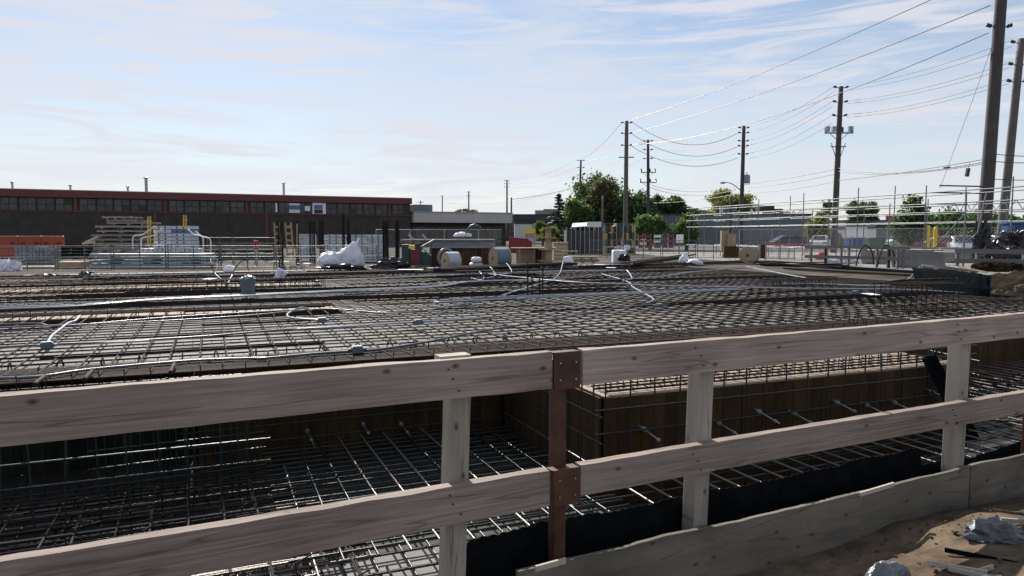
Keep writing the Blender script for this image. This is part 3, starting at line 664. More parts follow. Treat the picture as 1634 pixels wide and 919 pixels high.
# plastic sheeting and bits on the sand by the kick board
def lump(name, label, cat, c, size, mt, seed, amp=0.3, n=16, fr=1.7, smooth=False, rz=0):
    m = MB(); m.blob(c, size, seed, amp, n, fr, True, rotz(rz)); return tag(m.build(name, mt, smooth=smooth), label, cat)
def wz(px, d):  # sand height under a pixel column at distance d
    x = (px - 817) / F * d; u = x * cf + d * sf; v = -x * sf + d * cf; return Vector((x, d, walk_z(u, v)))
m_plast = mat('silver_grey_plastic', (0.13, 0.135, 0.15), 0.32, 0, 0.45, 9, 0.5)
def wz(px, d):  # sand height under a pixel column at distance d
    x = (px - 817) / F * d; u = x * cf + d * sf; v = -x * sf + d * cf; return Vector((x, d, walk_z(u, v)))
def zat(x, y): return walk_z(x * cf + y * sf, -x * sf + y * cf)
def crumple(name, label, c, sx, sy, h, seed, rz=0.0, n=46):
    m = MB(); vs = []; fs = []; cr, sr = math.cos(rz), math.sin(rz)
    for j in range(n + 1):
        for i in range(n + 1):
            a, b = 2 * i / n - 1, 2 * j / n - 1; q = Vector((a * 1.6, b * 1.6, seed))
            k = 1 + .22 * noise.noise(q * 1.3); x0, y0 = a * sx * k / 2, b * sy * k / 2
            x, y = c.x + x0 * cr - y0 * sr, c.y + x0 * sr + y0 * cr
            e = max(0, 1 - max(abs(a), abs(b)) ** 4)
            rg = 1 - abs(noise.noise(Vector((a * 1.1 + .5 * b, b * 2.8, seed + 4)))) * 2.2; r2 = 1 - abs(noise.noise(Vector((a * 3.5, b * 5 + a, seed + 9)))) * 2
            vs.append(Vector((x, y, zat(x, y) + .006 + e * h * max(0.05, .7 * rg + .15 * r2))))
    W = n + 1
    for j in range(n):
        for i in range(n): k = j * W + i; fs.append((k, k + 1, k + W + 1, k + W))
    k0 = len(vs); vs += [p - Vector((0, 0, .004)) for p in vs]; fs += [tuple(i + k0 for i in reversed(f)) for f in fs]
    m.add(vs, fs); return tag(m.build(name, m_plast, smooth=True), label, 'plastic sheet')
def bag(label, c, parts):
    t = thing('plastic_bag', label, 'plastic bag', c)
    for i, (dx, dy, L, w, h, a, sd) in enumerate(parts):
        q = Vector((c.x + dx, c.y + dy, 0)); q.z = zat(q.x, q.y) + h * .3; m = MB(); m.blob(q, (L, w, h), sd, .22, 22, 1.5, True, rotz(a)); m.build('fold', m_plast, t, smooth=True)
bag('crumpled grey plastic bag on the sand beside the kick board', wz(1432, 2.98), ((0, 0, .21, .12, .13, .5, 2.1), (.06, .03, .12, .1, .09, .2, 3.4), (-.04, -.06, .13, .07, .07, 1.0, 5.5)))
bag('long folded grey plastic bag left of the crumpled one', wz(1392, 2.86), ((0, 0, .30, .11, .11, 1.0, 7.7), (-.07, -.05, .16, .06, .07, 1.2, 8.8), (.03, .09, .12, .08, .07, .7, 9.9)))
crumple('plastic_sheet', 'flat grey plastic sheet in the bottom right corner', wz(1600, 2.72), .62, .34, .06, 5.0, .3)
lump('sand_sack', 'torn sandy sack lying at the right edge on the sand', 'sack', wz(1612, 3.3) + Vector((0, 0, .0)), (.26, .2, .12), m_greyp, 6.2, .4, 20, 2.2)
sl = ['pale stick lying on the sand by the grey plastic', 'second pale stick on the sand towards the right edge', 'dark stick on the sand near the kick board', 'thin twig on the sand at right', 'short offcut on the sand at the right edge']
for i, (x, d, L, a) in enumerate(((1500, 3.05, .22, -.5), (1535, 3.0, .2, -.7), (1528, 3.2, .3, -.6), (1570, 2.95, .15, .4), (1618, 3.45, .22, -.3))):
    p = wz(x, d) + Vector((0, 0, .025)); e = Vector((math.cos(a), math.sin(a), 0.02)) * L
    tag(stick('stick', p, p + e, 0.009, m_pale if i != 2 else m_dark, None, 'box', 0.02), sl[i], 'stick')
m = MB(); rg = random.Random(5)
for _ in range(1400):
    u, v = rg.uniform(2.2, 5.6), rg.uniform(.6, 2.36); p = FN(u, v); p.z = walk_z(u, v); w = rg.choice((.004, .006, .008, .012)) * rg.uniform(.7, 1.3)
    m.box(p + Vector((0, 0, w * .2)), (w, w * rg.uniform(.6, 1.4), w * .7), Matrix.Rotation(rg.uniform(0, 6), 4, 'Z') @ Matrix.Rotation(rg.uniform(-.6, .6), 4, 'X'))
o = stuff(m.build('pebbles', m_gravel)); tag(o, 'pebbles and grit scattered on the sand by the kick board', 'pebbles')
# ================================================================ beyond the deck
m_brickw = mat('dark_brown_brick', (0.050, 0.042, 0.036), 0.85, 0, 0.3, 1.2, 0.2)
m_redtrim = mat('dark_red_trim', (0.13, 0.022, 0.024), 0.5, 0, 0.15, 2)
m_glassd = mat('grimy_glazing', (0.02, 0.028, 0.03), 0.25, 0, 0.7, 0.9, rand=.5, col2=(0.055, 0.065, 0.068))
m_glassl = mat('dusty_pale_glazing', (0.045, 0.055, 0.058), 0.3, 0, .5, 1.2, rand=.4)
m_blueg = mat('blue_board', (0.07, 0.14, 0.30), 0.4)
m_wpaint = mat('white_paint', (0.74, 0.74, 0.74), 0.55, 0, .06)
m_fascia = mat('beige_fascia', (0.47, 0.45, 0.43), 0.7, 0, .06, .5)
m_galv = mat('galvanised_steel', (0.32, 0.33, 0.34), 0.42, 0.6, 0.2, 6)
m_alu = mat('aluminium_panel', (0.50, 0.53, 0.58), 0.45, 0.25, 0.15, 3, rand=.15)
m_alud = mat('dull_aluminium_beam', (0.22, 0.25, 0.29), 0.5, 0.3, 0.25, 3, rand=.25)
m_yel = mat('yellow_steel', (0.55, 0.36, 0.08), 0.55)
m_yel2 = mat('yellow_bollard_paint', (0.70, 0.50, 0.02), 0.5)
m_orange = mat('orange_plastic', (0.36, 0.05, 0.02), 0.5, 0, .12)
m_red = mat('red_paint', (0.24, 0.022, 0.026), 0.5)
m_lum = timber('grey_lumber_pile', (0.17, 0.15, 0.13), (0.33, 0.29, 0.26), knots=False, rand=.25, cracks=False)
m_tan = timber('fresh_lumber', (0.27, 0.20, 0.125), (0.42, 0.33, 0.22), knots=False, rand=.12, cracks=False)
m_teal = mat('dark_teal_paint', (0.012, 0.045, 0.055), 0.45)
m_cable = mat('grey_blue_cable', (0.16, 0.20, 0.26), 0.4, 0, .2, 9)
m_polew = mat('weathered_pole', (0.060, 0.056, 0.054), 0.85, 0, 0.25, 1.5, 0.2)
m_polec = mat('concrete_pole', (0.105, 0.095, 0.088), 0.85, 0, 0.2, 2)
m_wire = mat('overhead_wire', (0.045, 0.047, 0.05), 0.5, 0.2)
m_ins = mat('insulator_glaze', (0.05, 0.05, 0.055), 0.35)
m_trafo = mat('grey_transformer', (0.25, 0.29, 0.33), 0.5)
m_gwall = mat('grey_blue_siding', (0.17, 0.19, 0.21), 0.75, 0, .06, .4)
m_tyre = mat('tyre_rubber', (0.015, 0.015, 0.016), 0.8)
m_chrome = mat('wheel_rim', (0.5, 0.5, 0.52), 0.35, .7)
m_carglass = mat('car_glass', (0.02, 0.025, 0.03), 0.08)
m_green = mat('green_bin_paint', (0.02, 0.10, 0.06), 0.5)
m_blueb = mat('blue_bin_paint', (0.02, 0.07, 0.22), 0.5)
m_jersey = mat('barrier_concrete', (0.24, 0.23, 0.215), 0.9, 0, .12, 2)
m_pink = mat('pink_red_tape', (0.55, 0.08, 0.12), 0.6)
m_scaf = mat('scaffold_steel', (0.17, 0.18, 0.19), 0.5, 0.4, 0.25, 3)
m_guard = mat('grey_green_guard_paint', (0.10, 0.12, 0.125), 0.5, 0.2)
m_asph = mat('asphalt', (0.055, 0.055, 0.056), 0.9, 0, .2, .6, rand=0)
m_yard = mat('pale_yard_concrete', (0.19, 0.18, 0.165), 0.9, 0, .15, .4, rand=0)
m_bark = mat('bark', (0.06, 0.045, 0.035), 0.9, 0, .3, 3)

# yard slab and street beyond (sheets just above the ground)
m = MB(); m.add([Vector((15.2, 24, .004)), Vector((60, 24, .004)), Vector((45, 64, .004)), Vector((9, 64, .004))], [(0, 1, 2, 3)])
structure(m.build('yard_slab', m_yard))
m = MB(); m.add([Vector((22, 66, .004)), Vector((120, 66, .004)), Vector((120, 104, .004)), Vector((2, 104, .004))], [(0, 1, 2, 3)])
structure(m.build('street', m_asph))
m = MB(); m.add([Vector((-200, 74.5, .004)), Vector((-14, 92, .004)), Vector((-14, 50, .004)), Vector((-200, 50, .004))], [(0, 1, 2, 3)])

# ---------------------------------------------------------------- buildings
A = at(-40, 374, 74); B = at(655, 374, 95)
A.z = B.z = 0; d1 = (B - A).normalized(); rz1 = math.atan2(d1.y, d1.x); L1 = (B - A).length
n1 = Vector((d1.y, -d1.x, 0))          # towards the camera
H1 = 6.15
red = thing('factory_building', 'long dark brick factory with red roof trim and a high window band', 'building', (A + B) / 2, rz1)
m = MB(); m.box((A + B) / 2 - n1 * 12 + Vector((0, 0, H1 / 2 - .1)), (L1, 24, H1 - .2), rotz(rz1)); m.build('brick_wall', m_brickw, red, rz=rz1)
def along(s, z, o=0.0): return A + d1 * s + n1 * o + Vector((0, 0, z))
m = MB(); m.box(along(L1 / 2, H1 - .32, .08), (L1 + .3, .5, .74), rotz(rz1)); rf = m.build('roof_trim', m_redtrim, red, rz=rz1)
m = MB(); m.box(along(L1 / 2, H1 + .085, -12), (L1 + .4, 24.6, .07), rotz(rz1)); m.build('roof', m_galv, red, rz=rz1)
m = MB(); m.box(along(L1 / 2, 3.98, .03), (L1, .12, .12), rotz(rz1)); m.build('window_sill', m_redtrim, red, rz=rz1)
s = 0.6; k = 0
while s < L1 - 1.6:
    if k % 6 == 5:
        m = MB(); m.box(along(s + .2, 4.7, .05), (.28, .14, 1.4), rotz(rz1)); m.build('pilaster', m_redtrim, red, rz=rz1); s += .55; k += 1; continue
    w = brick('window', along(s + .78, 4.72, .02), (1.5, .08, 1.34), m_brickw, red, rz1)
    for a in (-.375, .375):
        for b in (-.32, .32):
            if random.random() < .93: brick('pane', along(s + .78 + a, 4.72 + b, .075), (.66, .02, .56), m_glassd if k % 4 else m_glassl, w, rz1)
    s += 1.62; k += 1
for s0 in (16.5, 28.4): brick('pilaster', along(s0, 2.1, .04), (.3, .12, 3.9), m_redtrim, red, rz1)
def sat(px): # distance along the facade at a photo column
    t = (px - 817) / F; return (t * A.y - A.x) / (d1.x - t * d1.y)
for (x0, x1, z0, z1, mt) in ((463, 480, 4.15, 5.3, m_wpaint), (463, 480, 4.55, 5.05, m_blueg), (488, 496, 4.4, 5.0, m_wpaint), (500, 521, 4.05, 5.4, m_wpaint), (502.5, 516, 4.65, 5.15, m_blueg), (502.5, 516, 4.1, 4.6, m_brickw), (441.5, 444, 4.2, 5.3, m_wpaint)):
    a, b = sat(x0), sat(x1); brick('window_panel', along((a + b) / 2, (z0 + z1) / 2, .12 if mt is m_wpaint else .15), (b - a, .04, z1 - z0), mt, red, rz1)
vl = ['tall flue on the factory roof above the lumber pile', 'flue on the factory roof above the white window panels', 'short vent pipe on the factory roof, leftmost', 'vent pipe on the factory roof, second from left', 'vent pipe just left of the tall flue on the factory roof']
for i, (x, ytop, w) in enumerate(((238, 282, .16), (460, 290, .14), (21, 289, .1), (115, 294, .1), (208, 296, .1))):
    s = sat(x); b = along(s, H1 + .1, -2.0); d = b.y; zt = at(x, ytop, d).z
    m = MB(); m.lathe([(w, 0), (w, zt - b.z - .25), (w * 1.6, zt - b.z - .22), (w * 1.6, zt - b.z - .05), (w * .5, zt - b.z)], 10, Matrix.Translation(b))
    tag(m.build('roof_vent', m_galv), vl[i], 'vent')
# lower wing with a pale fascia
A2 = B + d1 * .3 - n1 * .5; t810 = (812 - 817) / F; L2 = (t810 * A2.y - A2.x) / (d1.x - t810 * d1.y); B2 = A2 + d1 * L2
wing = thing('low_wing_building', 'low building with pale flat fascia right of the red trimmed factory', 'building', (A2 + B2) / 2, rz1)
c = (A2 + B2) / 2
m = MB(); m.box(c - n1 * 8 + Vector((0, 0, 1.55)), (L2 - .4, 15, 3.1), rotz(rz1)); m.build('brick_wall', m_brickw, wing, rz=rz1)
m = MB(); m.box(c - n1 * 7.2 + Vector((0, 0, 3.78)), (L2, 16.6, 1.34), rotz(rz1)); m.build('fascia', m_fascia, wing, rz=rz1)
m = MB(); m.box(c - n1 * 7.2 + Vector((0, 0, 4.5)), (L2 + .2, 16.8, .1), rotz(rz1)); m.build('roof_edge', m_galv, wing, rz=rz1)
for i in range(7):
    s = 1.5 + i * (L2 - 3) / 6
    w = brick('window', A2 + d1 * s - n1 * .45 + Vector((0, 0, 1.7)), (1.6, .1, 1.7), m_glassd, wing, rz1)
    brick('mullion', A2 + d1 * s - n1 * .37 + Vector((0, 0, 1.7)), (.08, .06, 1.7), m_brickw, w, rz1)
m = MB(); m.box(A2 + d1 * 3.2 - n1 * 5 + Vector((0, 0, 5.1)), (2.6, 2, 1.1), rotz(rz1)); tag(m.build('rooftop_unit', m_gwall, bevel=.05), 'grey rooftop unit on the left of the low pale building', 'rooftop unit')
def house(name, label, x0, x1, ytop, d, mt, roofmt=None, depth=12, wins=0, band=None, zb=0):
    a, b = at(x0, 374, d), at(x1, 374, d); h = at((x0 + x1) / 2, ytop, d).z; w = b.x - a.x
    c = Vector(((a.x + b.x) / 2, d, 0)); t = thing(name, label, 'building', c)
    m = MB(); m.box(c + Vector((0, depth / 2, h / 2)), (w, depth, h)); m.build('wall', mt, t)
    m = MB(); m.box(c + Vector((0, depth / 2, h + .1)), (w + .3, depth + .3, .2)); m.build('roof', roofmt or m_asph, t)
    for i in range(wins):
        x = a.x + w * (i + .5) / wins
        q = brick('window', (x, d - .02, h * .55), (w / wins * .5, .08, h * .3), m_glassd, t); brick('sill', (x, d - .08, h * .38), (w / wins * .55, .12, .1), m_jersey, q)
    if band: brick('fascia_band', (c.x, d - .05, h - band / 2 - .02), (w + .1, .14, band), m_asph, t)
    return t
g = house('grey_warehouse', 'long grey blue sided warehouse behind the scaffold canopy', 1040, 1294, 343, 108, m_gwall, depth=20)
for i in range(46): brick('siding_rib', at(1044 + i * 5.5, 374, 108) + Vector((0, -.03, .3)), (.08, .06, 5.2 if False else 5.0), m_gwall, g)
brick('door', at(1070, 374, 107.95) + Vector((0, 0, -.2)), (1.0, .1, 2.3), m_asph, g)
for i, (x0, x1, y0, y1, l) in enumerate(((1155, 1178, 329, 342, 'grey rooftop unit at left on the warehouse roof'), (1214, 1238, 327, 336, 'dark rooftop unit in the middle of the warehouse roof'), (1226, 1252, 333, 341, 'low olive rooftop unit right of the dark one'))):
    a, b = at(x0, y1, 111), at(x1, y0, 111); m = MB(); m.box(((a.x + b.x) / 2, 112.5, (a.z + b.z) / 2), (b.x - a.x, 2, b.z - a.z)); tag(m.build('rooftop_unit', (m_gwall, m_asph, m_bank)[i], bevel=.06), l, 'rooftop unit')
wb = house('white_building', 'small white walled building with black roof band, behind the red skip', 821, 856, 352, 118, m_wpaint, band=.5)
house('dark_roof_building', 'low dark roofed building just left of the conifer', 808, 884, 343, 170, m_asph, wins=4)
ap = house('apartment_block', 'pale distant apartment block left of the conifer', 854, 884, 336, 520, m_jersey, wins=6)
house('apartment_tower', 'taller part of the distant apartment block beside the conifer', 868, 892, 334, 560, m_jersey, wins=4)
house('beige_shop', 'beige low shop building behind the green bin', 1348, 1436, 353, 112, m_fascia, wins=0)
brick('sign_board', at(1374, 358, 111.8), (4.4, .15, .8), m_asph, bpy.data.objects['beige_shop'])
brick('sign_board', at(1402, 358, 111.8), (2.6, .15, .7), m_blueg, bpy.data.objects['beige_shop'])
house('grey_shed', 'grey shed wall right of the beige shop', 1398, 1440, 362, 90, m_gwall)
house('far_hall', 'low pale hall behind the parked cars at right', 1560, 1720, 362, 130, m_gwall)
sgn = thing('pylon_sign', 'dark red pylon sign standing above the trees at right', 'sign', at(1468, 374, 150))
b = at(1468, 330, 150); brick('sign_face', b, (2.3, .3, 1.0), m_redtrim, sgn); stick('sign_post', Vector((b.x, 150, 0)), b, .2, m_galv, sgn)
sgn = thing('pylon_sign', 'low pink red sign right of the beige shop', 'sign', at(1420, 374, 130))
b = at(1424, 347, 130); brick('sign_face', b, (2.3, .3, .9), m_pink, sgn); stick('sign_post', Vector((b.x, 130, 0)), b, .15, m_galv, sgn)
t = thing('billboard', 'yellow and tan sign board in front of the white building', 'sign', at(846, 374, 92))
b = at(846, 368, 92); brick('sign_panel', b, (1.35, .1, .55), m_yel2, t); brick('sign_panel', b - Vector((0, 0, .62)), (1.35, .1, .5), m_tan, t)
for a in (-.5, .5): stick('sign_post', (b.x + a, 92.1, 0), (b.x + a, 92.1, b.z), .05, m_galv, t)

# ---------------------------------------------------------------- trees
lf_d = leafmat('deep_green_leaves', (0.045, 0.085, 0.025)); lf_m = leafmat('mid_green_leaves', (0.065, 0.115, 0.03)); lf_y = leafmat('yellow_green_leaves', (0.14, 0.155, 0.03)); lf_c = leafmat('conifer_needles', (0.018, 0.034, 0.022), .15); lf_b = leafmat('dry_brown_leaves', (0.085, 0.085, 0.04))
def crown_mesh(mb, c, rx, ry, rz, n, size, rng, clumps=26, spread=.33, bottom=-0.75):
    cl = []
    while len(cl) < clumps:
        q = Vector((rng.uniform(-1, 1), rng.uniform(-1, 1), rng.uniform(bottom, 1)))
        if 0.25 < q.length < 1: cl.append(q * rng.uniform(.75, 1.0))
    for i in range(n):
        q = rng.choice(cl) + Vector((rng.gauss(0, 1), rng.gauss(0, 1), rng.gauss(0, .8))) * spread * .62
        p = Vector(c) + Vector((q.x * rx, q.y * ry, q.z * rz)); s = size * rng.uniform(.6, 1.4)
        a = Vector((rng.gauss(0, 1), rng.gauss(0, 1), rng.gauss(0, 1))).normalized(); b = a.orthogonal().normalized(); b = (b + a.cross(b) * rng.uniform(-1, 1)).normalized(); e = a.cross(b)
        mb.add([p - b * s, p + e * s * .55, p + b * s, p - e * s * .55], [(0, 1, 2, 3)])
    return cl
def tree(label, px, d, ytop, ybot, wpx, mt, n=2600, seed=1, size=.34, clumps=26, spread=.33, name='leafy_tree', limbs=7):
    rng = random.Random(seed); top = at(px, ytop, d); x = top.x; zb = max(.4, at(px, ybot, d).z); r = wpx / F * d / 2
    t = thing(name, label, 'tree', (x, d, 0), 0); h = top.z; r *= 1.12; n = int(n * 2.0); size *= .72; c = Vector((x, d, (h + zb) / 2)); rz = (h - zb) / 2
    m = MB(); cl = crown_mesh(m, c, r, r * .9, rz, n, size, rng, clumps, spread); m.build('crown', mt, t)
    tr = MB(); tr.tube([(x, d, 0), (x + rng.uniform(-.1, .1), d, zb + rz * .4), (x + rng.uniform(-.3, .3), d, c.z + rz * .55)], [.035 * h + .06, .025 * h + .04, .05], 8)
    for i in range(limbs):
        q = cl[i % len(cl)]; z0 = zb + rz * rng.uniform(.1, .8)
        e = c + Vector((q.x * r, q.y * r, q.z * rz)) * .92; tr.tube([(x, d, z0), (Vector((x, d, z0)) + e) / 2 + Vector((0, 0, rng.uniform(0, .3))), e], [.06 + .008 * h, .05, .02], 6)
    tr.build('trunk', m_bark, t); return t
tree('tall dense green tree left of the tallest left power pole', 948, 112, 278, 376, 74, lf_d, 5200, 3, .38, 34, .30)
tree('tall thinner tree with browning crown beside the dense green tree', 968, 108, 278, 372, 48, lf_b, 2600, 5, .34, 26, .26)
tree('bare brownish tree just left of the tallest left power pole', 988, 106, 290, 370, 24, lf_b, 500, 9, .25, 18, .3, limbs=18)
tree('round dark green tree between the two left power poles', 1018, 104, 297, 380, 50, lf_d, 4200, 4, .38, 26, .32)
tree('low green tree to the right of the conifer', 922, 106, 318, 384, 44, lf_m, 3400, 6, .34, 24, .32)
tree('yellowish leaning tree right beside the conifer', 912, 110, 312, 372, 26, lf_y, 1100, 16, .3, 18, .3)
tree('dark green tree right of the crossarm pole', 1046, 125, 312, 352, 34, lf_d, 1500, 7, .4, 16, .26)
tree('grey green spiky tree right of the crossarm pole', 1076, 125, 311, 352, 44, lf_d, 2200, 8, .42, 18, .26)
tree('low dark tree behind the grey warehouse at left', 1102, 128, 328, 352, 50, lf_d, 1600, 28, .4, 20, .3)
tree('bright green shrub in front of the warehouse left end', 1038, 70, 345, 386, 40, lf_m, 2400, 11, .22, 22, .33, name='leafy_shrub')
tree('green shrub by the left end of the scaffold canopy', 1096, 68, 344, 390, 36, lf_m, 2200, 12, .22, 22, .33, name='leafy_shrub')
tree('sparse yellow green tree behind the street lamp pole', 1166, 132, 302, 348, 74, lf_y, 2600, 13, .34, 30, .24)
tree('thin pale tree right of the street lamp pole', 1192, 130, 311, 346, 34, lf_y, 700, 14, .3, 18, .24)
tree('yellow green tree behind the crossarm transformer pole base', 1306, 95, 340, 388, 38, lf_y, 2000, 15, .26, 20, .32)
tree('small green tree right of the transformer pole', 1366, 120, 320, 362, 30, lf_m, 1100, 17, .32, 18, .26)
tree('small round green tree above the beige shop', 1390, 122, 320, 360, 28, lf_m, 1100, 18, .32, 18, .28)
tree('dark shrub far behind, left of the transformer pole', 1322, 140, 318, 350, 18, lf_d, 420, 19, .34, 12, .26)
tree('large green bush by the yellow bollards', 1454, 72, 322, 400, 54, lf_d, 3600, 20, .26, 26, .32, name='leafy_shrub')
tree('wide green bush behind the yellow bollards', 1492, 80, 326, 392, 66, lf_m, 3000, 21, .28, 26, .32, name='leafy_shrub')
tree('green bush left of the thick right pole', 1550, 84, 338, 384, 66, lf_m, 2000, 22, .28, 22, .32, name='leafy_shrub')
tree('green tree right of the two right poles', 1606, 90, 338, 382, 52, lf_m, 1900, 23, .3, 22, .32)
tree('pale green hedge tree between the right poles', 1632, 96, 346, 376, 40, lf_m, 1500, 24, .3, 22, .32)
tree('low yellowish hedge above the warehouse roof', 1120, 134, 334, 350, 46, lf_y, 1200, 25, .34, 18, .3)
tree('small bare crowned tree behind the low pale building', 744, 150, 331, 345, 30, lf_b, 380, 26, .3, 14, .2)
tree('small green tree below the conifer by the white building', 866, 100, 352, 384, 26, lf_m, 1400, 27, .26, 18, .32)
tree('yellow green shrub under the conifer', 876, 92, 362, 386, 30, lf_y, 1200, 29, .2, 16, .3, name='leafy_shrub')
# conifer
def conifer(label, px, d, ytop, ybot, wpx, seed):
    rng = random.Random(seed); top = at(px, ytop, d); x, h = top.x, top.z; r = wpx / F * d / 2; t = thing('conifer_tree', label, 'tree', (x, d, 0))
    m = MB(); m.tube([(x, d, 0), (x, d, h)], [.16, .03], 7); m.build('trunk', m_bark, t); m = MB()
    z = h * .12
    while z < h - .1:
        f = (1 - z / h); L0 = r * (f * 1.15 + .06)
        for k in range(7):
            a = rng.uniform(0, 6.28); L = L0 * rng.uniform(.6, 1.15); dr = Vector((math.cos(a), math.sin(a), -.25 + .3 * (1 - f)))
            for j in range(int(6 + 16 * f)):
                s = rng.uniform(.1, 1); p = Vector((x, d, z)) + dr * L * s + Vector((rng.gauss(0, .09), rng.gauss(0, .09), -.12 * s + rng.gauss(0, .07)))
                b = (dr + Vector((rng.gauss(0, .5), rng.gauss(0, .5), rng.gauss(0, .3)))).normalized() * .34; e = Vector((rng.gauss(0, 1), rng.gauss(0, 1), rng.gauss(0, 1))).normalized() * .12
                m.add([p - b, p + e, p + b, p - e], [(0, 1, 2, 3)])
        z += .34 + .2 * f
    m.build('crown', lf_c, t)
conifer('dark pointed conifer left of the tall trees', 892, 100, 307, 384, 52, 2)
m = MB(); rng = random.Random(77)
for i in range(2600):
    x = rng.uniform(-160, 180); y = rng.uniform(190, 215); z = abs(rng.gauss(0, 1)) * 1.4 + .3 + 1.2 * noise.noise(Vector((x * .06, 0, 0))); s = rng.uniform(.6, 1.2)
    a = Vector((rng.gauss(0, 1), rng.gauss(0, 1), rng.gauss(0, 1))).normalized(); b = a.orthogonal(); e = a.cross(b); p = Vector((x, y, z)); m.add([p - b * s, p + e * s, p + b * s, p - e * s], [(0, 1, 2, 3)])
o = m.build('distant_wood', lf_d); stuff(o); tag(o, 'low line of distant trees along the horizon', 'trees')

# ---------------------------------------------------------------- power poles
def pole(label, xt, yt, xb, d, r0, r1, mt, ins=(), arms=(), trafo=None, lamp=False, box=None, double=True, name='power_pole'):
    top = at(xt, yt, d); base = at(xb, 374, d); base.z = 0; dirv = (top - base)
    t = thing(name, label, 'power pole', base)
    m = MB(); n = 8; m.tube([base + dirv * k / n for k in range(n + 1)], [r0 + (r1 - r0) * k / n for k in range(n + 1)], 12); m.build('shaft', mt, t, smooth=True)
    P = lambda z: base + dirv * ((z) / dirv.z)
    pts = []
    for y in ins:
        q = P(at(xt, y, d).z)
        for sx in ((-1, 1) if double else (1,)):
            e = q + Vector((sx * .62, 0, .16)); arm = stick('insulator_arm', q, e, .035, m_galv, t)
            mm = MB(); mm.lathe([(.03, 0), (.1, .05), (.1, .12), (.06, .15), (.1, .18), (.1, .26), (.05, .3)], 8, Matrix.Translation(q + (e - q) * .55) @ (e - q).to_track_quat('Z', 'Y').to_matrix().to_4x4()); mm.build('insulator', m_ins, arm)
        pts.append(q)
    for (y, w) in arms:
        q = P(at(xt, y, d).z); brick('crossarm', q, (w, .12, .14), m_galv, t)
        for a in (-.46, 0.12, .46):
            mm = MB(); mm.lathe([(.1, 0), (.13, .06), (.07, .12), (.13, .2), (.05, .42)], 8, Matrix.Translation(q + Vector((a * w, 0, .08)))); mm.build('insulator', m_ins, t)
        for s2 in (-1, 1): stick('arm_brace', q + Vector((s2 * w * .32, 0, -.05)), q - Vector((0, 0, .7)), .03, m_galv, t)
    if trafo:
        for (dx, y0, y1, w) in trafo:
            zt, zb = at(xt, y0, d).z, at(xt, y1, d).z; q = P(zb) + Vector((dx, -.1, 0)); h = zt - zb
            mm = MB(); mm.lathe([(w * .46, 0), (w * .5, .05), (w * .5, h * .9), (w * .36, h), (w * .1, h * 1.02)], 14, Matrix.Translation(q)); o = mm.build('transformer', m_trafo, t)
            stick('bushing', q + Vector((0, 0, h)), q + Vector((0, 0, h + .3)), .05, m_ins, o)
    if lamp:
        q = P(at(xt, 306, d).z); pt = [q, q + Vector((-.9, 0, .75)), q + Vector((-1.6, 0, 1.05)), q + Vector((-2.0, 0, 1.05))]
        mm = MB(); mm.tube(spline(pt, 5), .05, 6); mm.build('lamp_arm', m_galv, t)
        mm = MB(); mm.blob(q + Vector((-2.25, 0, 1.04)), (.75, .3, .2), 1, .02, 8, flat=False); mm.build('lamp_head', m_galv, t, smooth=True)
    return t, P
pA, PA = pole('tall concrete pole left of the crossarm pole, behind the mesh fence', 1000, 193, 998, 81, .29, .2, m_polec, (197, 214, 233), (), double=True)
q = PA(at(1000, 251, 81).z); brick('switch_arm', q, (1.7, .14, .12), m_galv, pA)
pB, PB = pole('pole with crossarm and insulators between the trees', 1034, 223, 1035, 97, .25, .17, m_polew, (226, 240, 254), ((275, 2.0), (291, 2.2)))
pC, PC = pole('pole carrying street lamp and grey transformer behind the scaffold', 1187, 201, 1182, 85, .27, .2, m_polew, (205, 213, 226, 234, 247), (), ((.48, 279, 294, .75),), lamp=True)
pD, PD = pole('pole with crossarm switches right of the warehouse', 1342, 138, 1331, 62, .28, .19, m_polew, (141, 164, 186), ((212, 2.4),))
q = PD(at(1342, 212, 62).z)
for a in (-1.0, -.45, .95): brick('switch_box', q + Vector((a, -.05, .32)), (.34, .3, .42), m_trafo, pD)
q = PD(at(1340, 234, 62).z); brick('crossarm', q, (1.3, .1, .1), m_galv, pD)
for a in (-.6, .6): stick('drop_lead', q + Vector((a, 0, .3)), q + Vector((a * .25, 0, -1.0)), .03, m_wire, pD)
pE, PE = pole('thick leaning pole at right reaching out of the frame', 1602, -60, 1568, 36, .33, .24, m_polew, (0, 45, -40), ())
pF, PF = pole('brown pole at the far right edge of the frame', 1630, 62, 1596, 44, .27, .2, m_polec, (70, 105, 132), ())
pG, PG = pole('farther pole with twin transformers left of the tall trees', 927, 255, 923, 124, .25, .15, m_polew, (257, 268, 280), (), ((-.75, 296, 303, .6), (.7, 294, 303, .8)))
pH, PH = pole('thin far pole above the end of the low pale building', 809, 287, 809, 170, .24, .16, m_polew, (289, 294, 299), ())
pH2, PH2 = pole('thin pole right of the low pale building with lower top', 816, 315, 816, 118, .15, .12, m_polew, (), ())
pI, PI = pole('far pole above the middle of the low pale building', 748, 305, 748, 216, .25, .18, m_polew, (307, 313), ())
pJ, PJ = pole('far pole above the left of the low pale building', 706, 312, 705, 246, .22, .16, m_polew, (314,), ())
pK, PK = pole('smallest far pole near the factory corner', 671, 320, 671, 330, .25, .18, m_polew, (), ((323, 2.4),))
pL, PL = pole('short grey pole stub left of the tallest left power pole', 962, 312, 961, 84, .16, .13, m_polec, (), ())
pM, PM = pole('short pole behind the scaffold canopy at left', 1166, 316, 1166, 70, .18, .15, m_polew, (), ())
